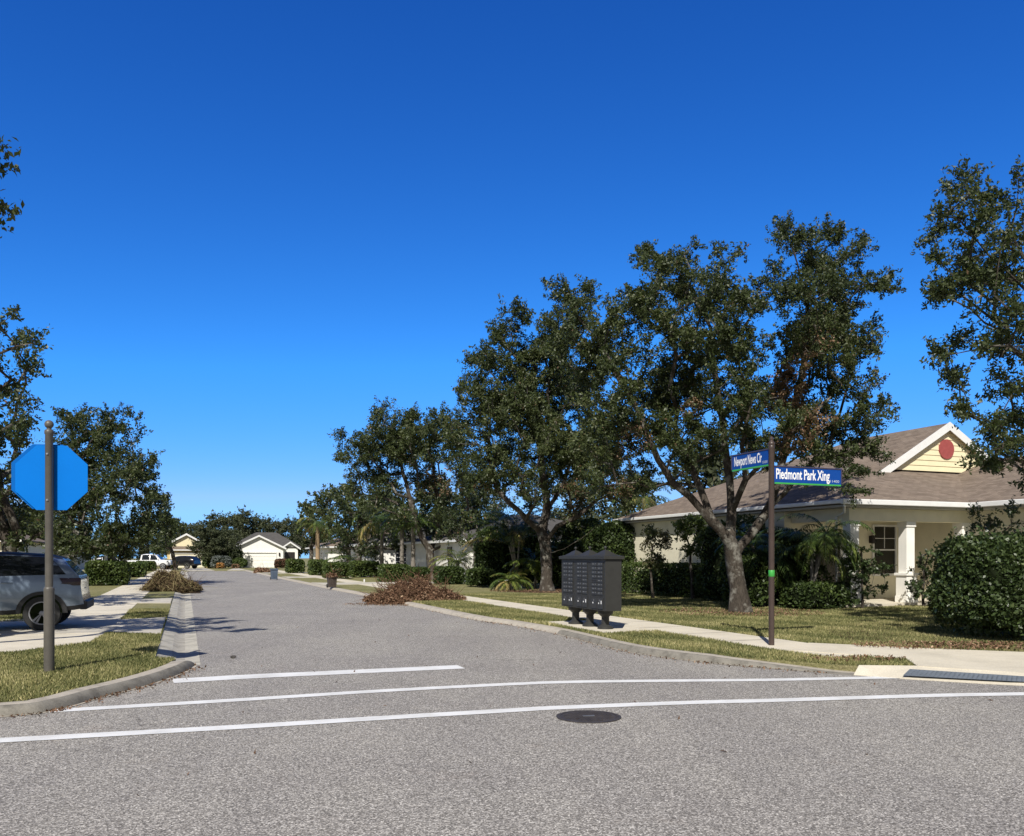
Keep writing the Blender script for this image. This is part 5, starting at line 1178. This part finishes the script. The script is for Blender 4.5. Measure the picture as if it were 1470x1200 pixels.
palm('areca_palm', 'tall feathery palm clump with bright upper fronds beside the oak trunk', gp(742, 41), 2.6, 2.5, 14, 76, R=.06, droop=.8, e0=.5, e1=1.4, stems=4, tone=.08, wl=.05)
palm('areca_palm', 'lower green palm clump before the mailbox oak', gp(768, 40), 1.2, 1.9, 14, 77, R=.05, droop=.9, e0=.3, e1=1.3, stems=3, tone=.10, wl=.05)
palm('areca_palm', 'palm low at the lawn edge with pale lower fronds', gp(733, 38), .4, 1.2, 14, 78, R=.05, droop=.9, e0=.1, e1=1.2, stems=2, tone=.2, wl=.045)
palm('fan_palm', 'palm clump on the far lawn beside the drooping palm', gp(497, 70), 1.0, 2.2, 22, 79, R=.12, droop=.9, e0=.1, e1=1.3, tone=.05, wl=.07)
palm('pygmy_palm', 'curved multi-stem palm in shade beside the porch', W(19.6, 17.1, ZR), 2.2, 1.55, 22, 80, R=.055, droop=.95, e0=-.1, e1=1.2, stems=3, lean=(.35, .1), tone=-.05, wl=.028)
palm('pygmy_palm', 'dark palm behind the brown sign post near the oak trunk', W(20.8, 16.3, ZR), 1.9, 1.5, 20, 81, R=.055, droop=.95, e0=-.1, e1=1.2, stems=2, tone=-.2, wl=.028)
palm('queen_palm', 'feathery palm behind the left end of the corner house', gp(925, 40), 4.3, 2.2, 18, 82, R=.12, droop=1.1, tone=.05, wl=.045)
# ---------------------------------------------------------------- hedges and shrubs
GH = 'clipped hedges along the street'
def hpx(label, x0, x1, y0, y1, depth, seed, rz=A, n=None, leaf=(.09, .06), **kw):
    c = G((x0 + x1) / 2, y1, ZR); Y = c.y; w_ = (x1 - x0) / FPX * Y; h = (CAMZ - (y0 - HY) / FPX * Y) - ZR
    cc = c + U * depth * .4
    return hedge(kw.pop('name', 'hedge'), label, cc, (w_, depth, h), rz, n or int(900 * (w_ * h + depth * h + w_ * depth)), leaf, seed=seed, group=kw.pop('group', GH), **kw)
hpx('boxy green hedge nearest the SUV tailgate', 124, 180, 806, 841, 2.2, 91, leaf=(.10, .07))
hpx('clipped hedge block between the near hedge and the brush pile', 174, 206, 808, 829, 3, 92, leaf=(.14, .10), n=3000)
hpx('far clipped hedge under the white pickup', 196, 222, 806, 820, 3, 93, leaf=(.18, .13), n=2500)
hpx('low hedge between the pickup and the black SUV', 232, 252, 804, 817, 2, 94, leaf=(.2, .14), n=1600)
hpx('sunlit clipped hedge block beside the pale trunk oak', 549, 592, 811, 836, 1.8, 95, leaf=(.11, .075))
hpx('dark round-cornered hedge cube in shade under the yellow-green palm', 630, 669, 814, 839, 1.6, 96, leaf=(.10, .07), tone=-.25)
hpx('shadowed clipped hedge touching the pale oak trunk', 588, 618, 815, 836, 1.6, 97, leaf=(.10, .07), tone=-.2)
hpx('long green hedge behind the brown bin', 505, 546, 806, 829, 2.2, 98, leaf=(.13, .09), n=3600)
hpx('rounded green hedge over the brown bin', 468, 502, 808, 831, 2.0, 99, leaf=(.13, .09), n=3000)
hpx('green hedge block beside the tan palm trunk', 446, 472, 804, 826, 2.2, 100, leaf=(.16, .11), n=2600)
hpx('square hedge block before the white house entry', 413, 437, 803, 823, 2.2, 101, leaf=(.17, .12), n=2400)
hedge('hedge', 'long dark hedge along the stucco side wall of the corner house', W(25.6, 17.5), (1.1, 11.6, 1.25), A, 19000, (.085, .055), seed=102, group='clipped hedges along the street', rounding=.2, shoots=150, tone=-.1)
# the large shrub in front
bc = G(1452, 926, ZR) + Vector((.75, 1.15, 0))
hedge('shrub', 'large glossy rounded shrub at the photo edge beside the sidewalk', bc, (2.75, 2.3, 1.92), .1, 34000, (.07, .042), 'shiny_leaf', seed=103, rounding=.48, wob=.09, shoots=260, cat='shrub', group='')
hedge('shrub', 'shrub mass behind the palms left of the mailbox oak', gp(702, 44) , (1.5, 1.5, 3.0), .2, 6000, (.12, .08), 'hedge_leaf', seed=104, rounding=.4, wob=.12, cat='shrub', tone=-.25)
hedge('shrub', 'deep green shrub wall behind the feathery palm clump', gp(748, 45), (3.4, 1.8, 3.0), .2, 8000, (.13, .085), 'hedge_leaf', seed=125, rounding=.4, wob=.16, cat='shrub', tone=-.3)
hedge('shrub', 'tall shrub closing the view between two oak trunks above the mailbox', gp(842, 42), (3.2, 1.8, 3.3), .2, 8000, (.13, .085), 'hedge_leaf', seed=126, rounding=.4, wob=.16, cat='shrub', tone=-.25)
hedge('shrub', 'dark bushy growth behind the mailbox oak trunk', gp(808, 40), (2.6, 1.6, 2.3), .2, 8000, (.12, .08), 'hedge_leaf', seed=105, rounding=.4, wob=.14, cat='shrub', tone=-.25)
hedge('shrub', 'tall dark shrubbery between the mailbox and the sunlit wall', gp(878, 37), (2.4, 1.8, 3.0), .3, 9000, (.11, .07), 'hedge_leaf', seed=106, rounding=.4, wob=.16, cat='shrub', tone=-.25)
hedge('shrub', 'low shrub beside the white lawn edge under the palms', gp(690, 43), (1.6, 1.2, .9), .2, 2600, (.11, .07), 'hedge_leaf', seed=107, rounding=.4, wob=.14, cat='shrub', tone=-.1)
def leggy(label, px, py, lst, seed, **kw):
    Yq = kw.pop('Y', None); b_ = G(px, py, ZR) if not Yq else Vector((X(px, Yq), Yq, ZR)); cl = pxclumps(lst, b_.y, seed, .35, .9)
    limbs = [[b_ + Vector((dx_, 0, .0)), P(px + ddx, py - 45, b_.y)] for dx_, ddx in ((0, 0), (-.05, -16), (.06, 18), (.02, 8))]
    return tree('leggy_shrub', label, b_, limbs, cl, seed, R=.03, cat='shrub', mat='shiny_leaf', **kw)
leggy('open leggy shrub in front of the porch between the palm and the white column', 1238, 866, [(1222, 803, 22), (1245, 806, 22), (1264, 816, 15), (1214, 822, 20), (1240, 828, 22), (1260, 838, 14), (1220, 846, 18), (1244, 850, 13), (1206, 838, 15), (1232, 815, 22), (1225, 865, 10)], 111, Y=24.3, dens=36, leaves=60, leaf=(.075, .045), sig=.07)
leggy('leggy shrub at the porch between the white column and the large shrub', 1326, 866, [(1328, 800, 16), (1318, 820, 14), (1335, 822, 18), (1345, 845, 16), (1322, 845, 14), (1345, 800, 15), (1312, 838, 9)], 112, Y=25.1, dens=36, leaves=60, leaf=(.075, .045), sig=.07, tone=-.05)
leggy('dark shrub climbing the wall behind the large shrub', 1425, 890, [(1420, 745, 14), (1440, 755, 16), (1405, 760, 12), (1450, 735, 12), (1465, 760, 14), (1430, 775, 14), (1400, 735, 6)], 113, dens=24, leaves=30, leaf=(.08, .045), sig=.09, tone=-.1)
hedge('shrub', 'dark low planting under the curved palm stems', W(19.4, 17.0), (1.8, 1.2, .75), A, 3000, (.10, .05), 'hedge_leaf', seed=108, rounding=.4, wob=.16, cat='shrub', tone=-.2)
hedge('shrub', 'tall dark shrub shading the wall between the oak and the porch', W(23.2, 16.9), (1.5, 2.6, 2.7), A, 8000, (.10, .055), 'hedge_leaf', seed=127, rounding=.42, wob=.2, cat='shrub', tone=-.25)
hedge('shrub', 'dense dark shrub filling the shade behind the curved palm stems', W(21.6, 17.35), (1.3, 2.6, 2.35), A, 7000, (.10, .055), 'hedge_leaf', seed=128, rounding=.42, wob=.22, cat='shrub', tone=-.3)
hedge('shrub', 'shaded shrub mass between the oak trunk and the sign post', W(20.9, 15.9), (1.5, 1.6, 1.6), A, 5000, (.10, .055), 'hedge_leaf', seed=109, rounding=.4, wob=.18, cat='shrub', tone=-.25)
# garden by the end houses
hedge('shrub', 'round green shrub beside the white garage wall', Vector((X(344, 117), 117, 0)), (2.0, 1.8, 1.4), 0, 1600, (.2, .14), seed=114, rounding=.5, cat='shrub')
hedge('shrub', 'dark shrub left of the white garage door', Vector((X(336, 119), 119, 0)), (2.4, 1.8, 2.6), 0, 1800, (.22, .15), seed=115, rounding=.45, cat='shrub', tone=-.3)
hedge('shrub', 'dark shrub against the yellow garage corner', Vector((X(300, 118), 118, 0)), (1.8, 1.6, 2.2), 0, 1500, (.22, .15), seed=116, rounding=.45, cat='shrub', tone=-.1)
hedge('shrub', 'silver grey shrub between the two end houses', Vector((X(318, 116), 116, 0)), (2.6, 1.8, 1.7), 0, 1700, (.26, .12), 'grey_leaf', seed=117, rounding=.45, wob=.15, cat='shrub')
hedge('shrub', 'orange tan clump at the drive edge beside the grey shrub', Vector((X(316, 112), 112, 0)), (1.0, .9, .75), 0, 500, (.16, .1), 'orange_leaf', seed=118, rounding=.5, cat='shrub')
hedge('shrub', 'reddish brown clump before the round green shrub', Vector((X(338, 111), 111, 0)), (1.0, .9, .6), 0, 450, (.16, .1), 'dead_leaf', seed=119, rounding=.5, cat='shrub')
hedge('shrub', 'dark red-brown shrub at the white house entry', Vector((X(405, 112), 112, 0)), (2.0, 1.6, 1.3), 0, 1300, (.2, .13), 'dead_leaf', seed=120, rounding=.45, cat='shrub', tone=-.35)
# ---------------------------------------------------------------- brush piles, bins, small things
pc = G(594, 866, .03); heap('brush_pile', 'wide pile of dry brown branches and leaves on the verge', W(ST(pc)[0] + .75, ST(pc)[1] + .25), (1.75, 1.0, .66), .1, 26000, 121, 'dead_leaf', 420, (.085, .032), z=.05)
heap('brush_pile', 'tall heap of straw-coloured fronds and brown brush over the gutter', W(41.2, -.55), (1.25, 1.6, .86), A, 16000, 122, 'straw_leaf', 260, (.12, .035), z=.05, straw=60)
heap('brush_pile', 'little brown brush heap at the far end of the road', Vector((X(378, 84), 84, 0)), (.9, .8, .6), 0, 1500, 123, 'dead_leaf', 30, (.16, .09), z=.05)
def bin_(name, label, loc, w_, h_, mat, rz, fill=False):
    root = empty(name, loc, rz, label, 'bin'); mb = MB()
    rows = [[(-w_ * f, -w_ * f * .9, z_), (w_ * f, -w_ * f * .9, z_), (w_ * f, w_ * f * .9, z_), (-w_ * f, w_ * f * .9, z_)] for f, z_ in ((.40, .03), (.42, .10), (.49, h_ * .9), (.52, h_ * .91), (.52, h_ * .96))]
    mb.grid(rows, 0, True); mb.face(rows[0]); mb.face([(x, y, z_ - .05) for x, y, z_ in rows[-1]])
    for k in (-.2, 0, .2): mb.box((k * w_ - .02, -w_ * .455, .15), (k * w_ + .02, -w_ * .37, h_ * .8))
    mb.build('body', mat, root, bevel=.012)
    if not fill:
        mb = MB(); rows = [[(-w_ * f, -w_ * f * .95, z_), (w_ * f, -w_ * f * .95, z_), (w_ * f, w_ * f * .95, z_), (-w_ * f, w_ * f * .95, z_)] for f, z_ in ((.55, h_ * .962), (.55, h_ * .99), (.42, h_ * 1.05))]
        mb.grid(rows, 0, True); mb.face(rows[0]); mb.face(rows[-1]); mb.build('lid', mat, root, bevel=.01)
    for sd in (-1, 1):
        mb = MB(); mb.lathe([(.09, -.03), (.09, .03)], (sd * w_ * .44, w_ * .42, .09), 14, axis='x'); mb.build('wheel', 'rubber', root)
    mb = MB(); mb.tube([(-w_ * .35, w_ * .50, h_ * .86), (-w_ * .35, w_ * .62, h_ * .92), (w_ * .35, w_ * .62, h_ * .92), (w_ * .35, w_ * .50, h_ * .86)], .018, 6); mb.build('handle', mat, root)
    return root
bl = G(393.5, 832, .03); bin_('wheeled_bin', 'blue-grey lidded bin standing at the road edge', bl, .50, .74, 'bin_blue', A)
bb = G(476.5, 843.5, ZR); bin_('trash_bin', 'dark brown bin overfilled with dry brush at the road edge', bb, .46, .56, 'bin_brown', A, True)
heap('brush_bundle', 'dry brown brush sticking out of the brown bin', (bb.x, bb.y), (.24, .22, .2), 0, 420, 124, 'dead_leaf', 26, (.10, .05), z=ZR + .50)
mp = G(523, 836.5, ZR); mb = MB(); mb.box((-.06, -.03, 0), (.06, .03, .03)); mb.lathe([(.035, .03), (.05, .08), (.05, .16), (.03, .20), (.005, .22)], n=12)
o = mb.build('lawn_marker', 'plastic_white', smooth=True); o.location = mp; tag(o, 'small white marker standing in the verge near the brush pile', 'marker')
def rural_mailbox(label, px, Y, hgt, mat, z=ZL):
    root = empty('mailbox_post', gp(px, Y, z), A, label, 'mailbox'); mb = MB(); mb.box((-.05, -.05, -.02), (.05, .05, hgt)); mb.build('post', 'trim_white', root, bevel=.01)
    mb = MB(); rows = []
    for y in (-.24, .24): rows.append([(.10 * math.cos(a), y, hgt + .12 + .10 * math.sin(a)) for a in np.linspace(0, PI, 9)] + [(-.10, y, hgt + .005), (.10, y, hgt + .005)])
    mb.grid(rows, 0, True); mb.face(rows[0]); mb.face(rows[1]); mb.build('box', mat, root); return root
mb = MB(); mb.lathe([(.085, -.02), (.085, 1.75), (.10, 1.76), (.10, 1.80), (.02, 1.9)], n=10); o = mb.build('garden_post', 'trim_white', smooth=True); o.location = gp(152, 47, ZL); tag(o, 'slim white post standing up behind the near hedge', 'post')
# ---------------------------------------------------------------- grass blades, fallen leaves
def inside(poly, pts):
    x, y = pts[:, 0], pts[:, 1]; r = np.zeros(len(pts), bool); n = len(poly); j = n - 1
    for i in range(n):
        xi, yi, xj, yj = poly[i][0], poly[i][1], poly[j][0], poly[j][1]
        c = ((yi > y) != (yj > y)) & (x < (xj - xi) * (y - yi) / ((yj - yi) or 1e-9) + xi); r ^= c; j = i
    return r
def near_noise(p, f, seed):
    return np.sin(p[:, 0] * f + seed) * np.cos(p[:, 1] * f * 1.17 + seed * 2) + .6 * np.sin(p[:, 0] * f * 2.3 + p[:, 1] * f * 1.9 + seed)
def blades(name, poly, excl, n, zz, box, seed, label=None):
    rng = np.random.default_rng(seed); (x0, x1), (y0, y1) = box
    y = y0 * (y1 / y0) ** (rng.random(n) ** .9); p = np.stack([rng.uniform(x0, x1, n), y, np.full(n, zz)], 1)
    k = inside(poly, p)
    for e in excl: k &= ~inside(e, p)
    k &= np.abs(p[:, 0]) < p[:, 1] * .66
    p = p[k]; n = len(p); a = rng.random(n) * 2 * PI; pat = near_noise(p, 1.7, seed)
    h = (.032 + .022 * rng.random(n)) * (1 + .15 * pat) * (.8 + p[:, 1] / 60); w_ = .0045 + p[:, 1] * .00032
    dx_ = np.stack([np.cos(a), np.sin(a), np.zeros(n)], 1); ln = np.stack([rng.normal(size=n) * .02, rng.normal(size=n) * .02, h], 1)
    q = np.stack([p - dx_ * w_[:, None], p + dx_ * w_[:, None], p + ln], 1)
    tint = .42 + .16 * pat + rng.normal(size=n) * .2
    o = quads(name, q, tint, 'grass_blade', k=3); o['kind'] = 'stuff'; return o
exL = [[(p.x, p.y) for p in [W(*q) for q in LWp][::-1]], [(p.x, p.y) for p in [W(17.6, -.44), W(18.3, -1.3), W(18.3, -16), W(23, -16), W(22, -1.4), W(22.4, -.44)]]]
blades('grass', [(p[0], p[1]) for p in lawnL], exL, 260000, ZL, ((-13, -4), (8, 24)), 131)
swp = [(p.x, p.y) for p in (W(9.9, RW0 - .0), W(9.9, RW1 + .4), W(11.6, RW1), W(60, RW1), W(60, RW0), W(11.5, RW0))]
mbp = [(p.x, p.y) for p in (W(14.8, 7.72), W(14.8, 8.97), W(17.9, 8.97), W(17.9, 7.72))]
hsp = [(p.x, p.y) for p in (W(19.4, 17.8), W(19.4, 40), W(40, 40), W(40, 17.8))]
blades('grass', [(p[0], p[1]) for p in lawnR], [swp, mbp, hsp, [(p.x, p.y) for p in padpts]], 520000, ZR, ((-4, 14), (11, 34)), 132)
def litter(name, c, rx, ry, n, z, seed, excl=()):
    rng = np.random.default_rng(seed); r = rng.random(n) ** .6; a = rng.random(n) * 2 * PI
    p = np.stack([c[0] + np.cos(a) * r * rx, c[1] + np.sin(a) * r * ry, np.full(n, z) + .012 + rng.random(n) * .02], 1)
    q = leaf_quads(p, .055, .026, rng, up=3.5); o = quads(name, q, np.clip(.45 + .25 * rng.normal(size=n), 0, 1), 'dead_leaf'); o['kind'] = 'stuff'; return o
litter('fallen_leaves', T1B, 2.2, 1.8, 2200, ZR + .02, 141); litter('fallen_leaves', T2B, 2.6, 2.2, 1800, ZR + .02, 142)
litter('fallen_leaves', G(1420, 934, ZR) + Vector((0, .5, 0)), 2.0, .6, 1500, ZR + .02, 143); litter('fallen_leaves', G(1225, 948, ZR), .8, .35, 200, ZR + .02, 144)
litter('fallen_leaves', G(594, 868), 2.4, 1.0, 1300, .006, 145)
def kerb_litter(line, n, seed, off):
    rng = np.random.default_rng(seed); L = [np.array(p) for p in line]; out = []
    for k in range(n):
        i = rng.integers(0, len(L) - 1); f = rng.random(); p = L[i] * (1 - f) + L[i + 1] * f; t_ = L[i + 1] - L[i]; t_ = t_ / max(np.linalg.norm(t_), 1e-6)
        out.append(p + np.array([-t_[1], t_[0], 0]) * off * abs(rng.normal()) + np.array([0, 0, .01]))
    q = leaf_quads(np.array(out), .05, .02, rng, up=4); o = quads('fallen_leaves', q, np.clip(.35 + .25 * rng.normal(size=n), 0, 1), 'dead_leaf'); o['kind'] = 'stuff'
kerb_litter(Lb[6:], 260, 146, -.10); kerb_litter([p for p in Rb_near[:cut]], 420, 147, -.12 * OUT)
rng_ = np.random.default_rng(148); pp = np.stack([rng_.uniform(-6, 6, 70), rng_.uniform(5, 22, 70), np.full(70, .008)], 1)
o = quads('fallen_leaves', leaf_quads(pp, .06, .016, rng_, up=5), np.clip(.2 + .2 * rng_.normal(size=70), 0, 1), 'dead_leaf'); o['kind'] = 'stuff'
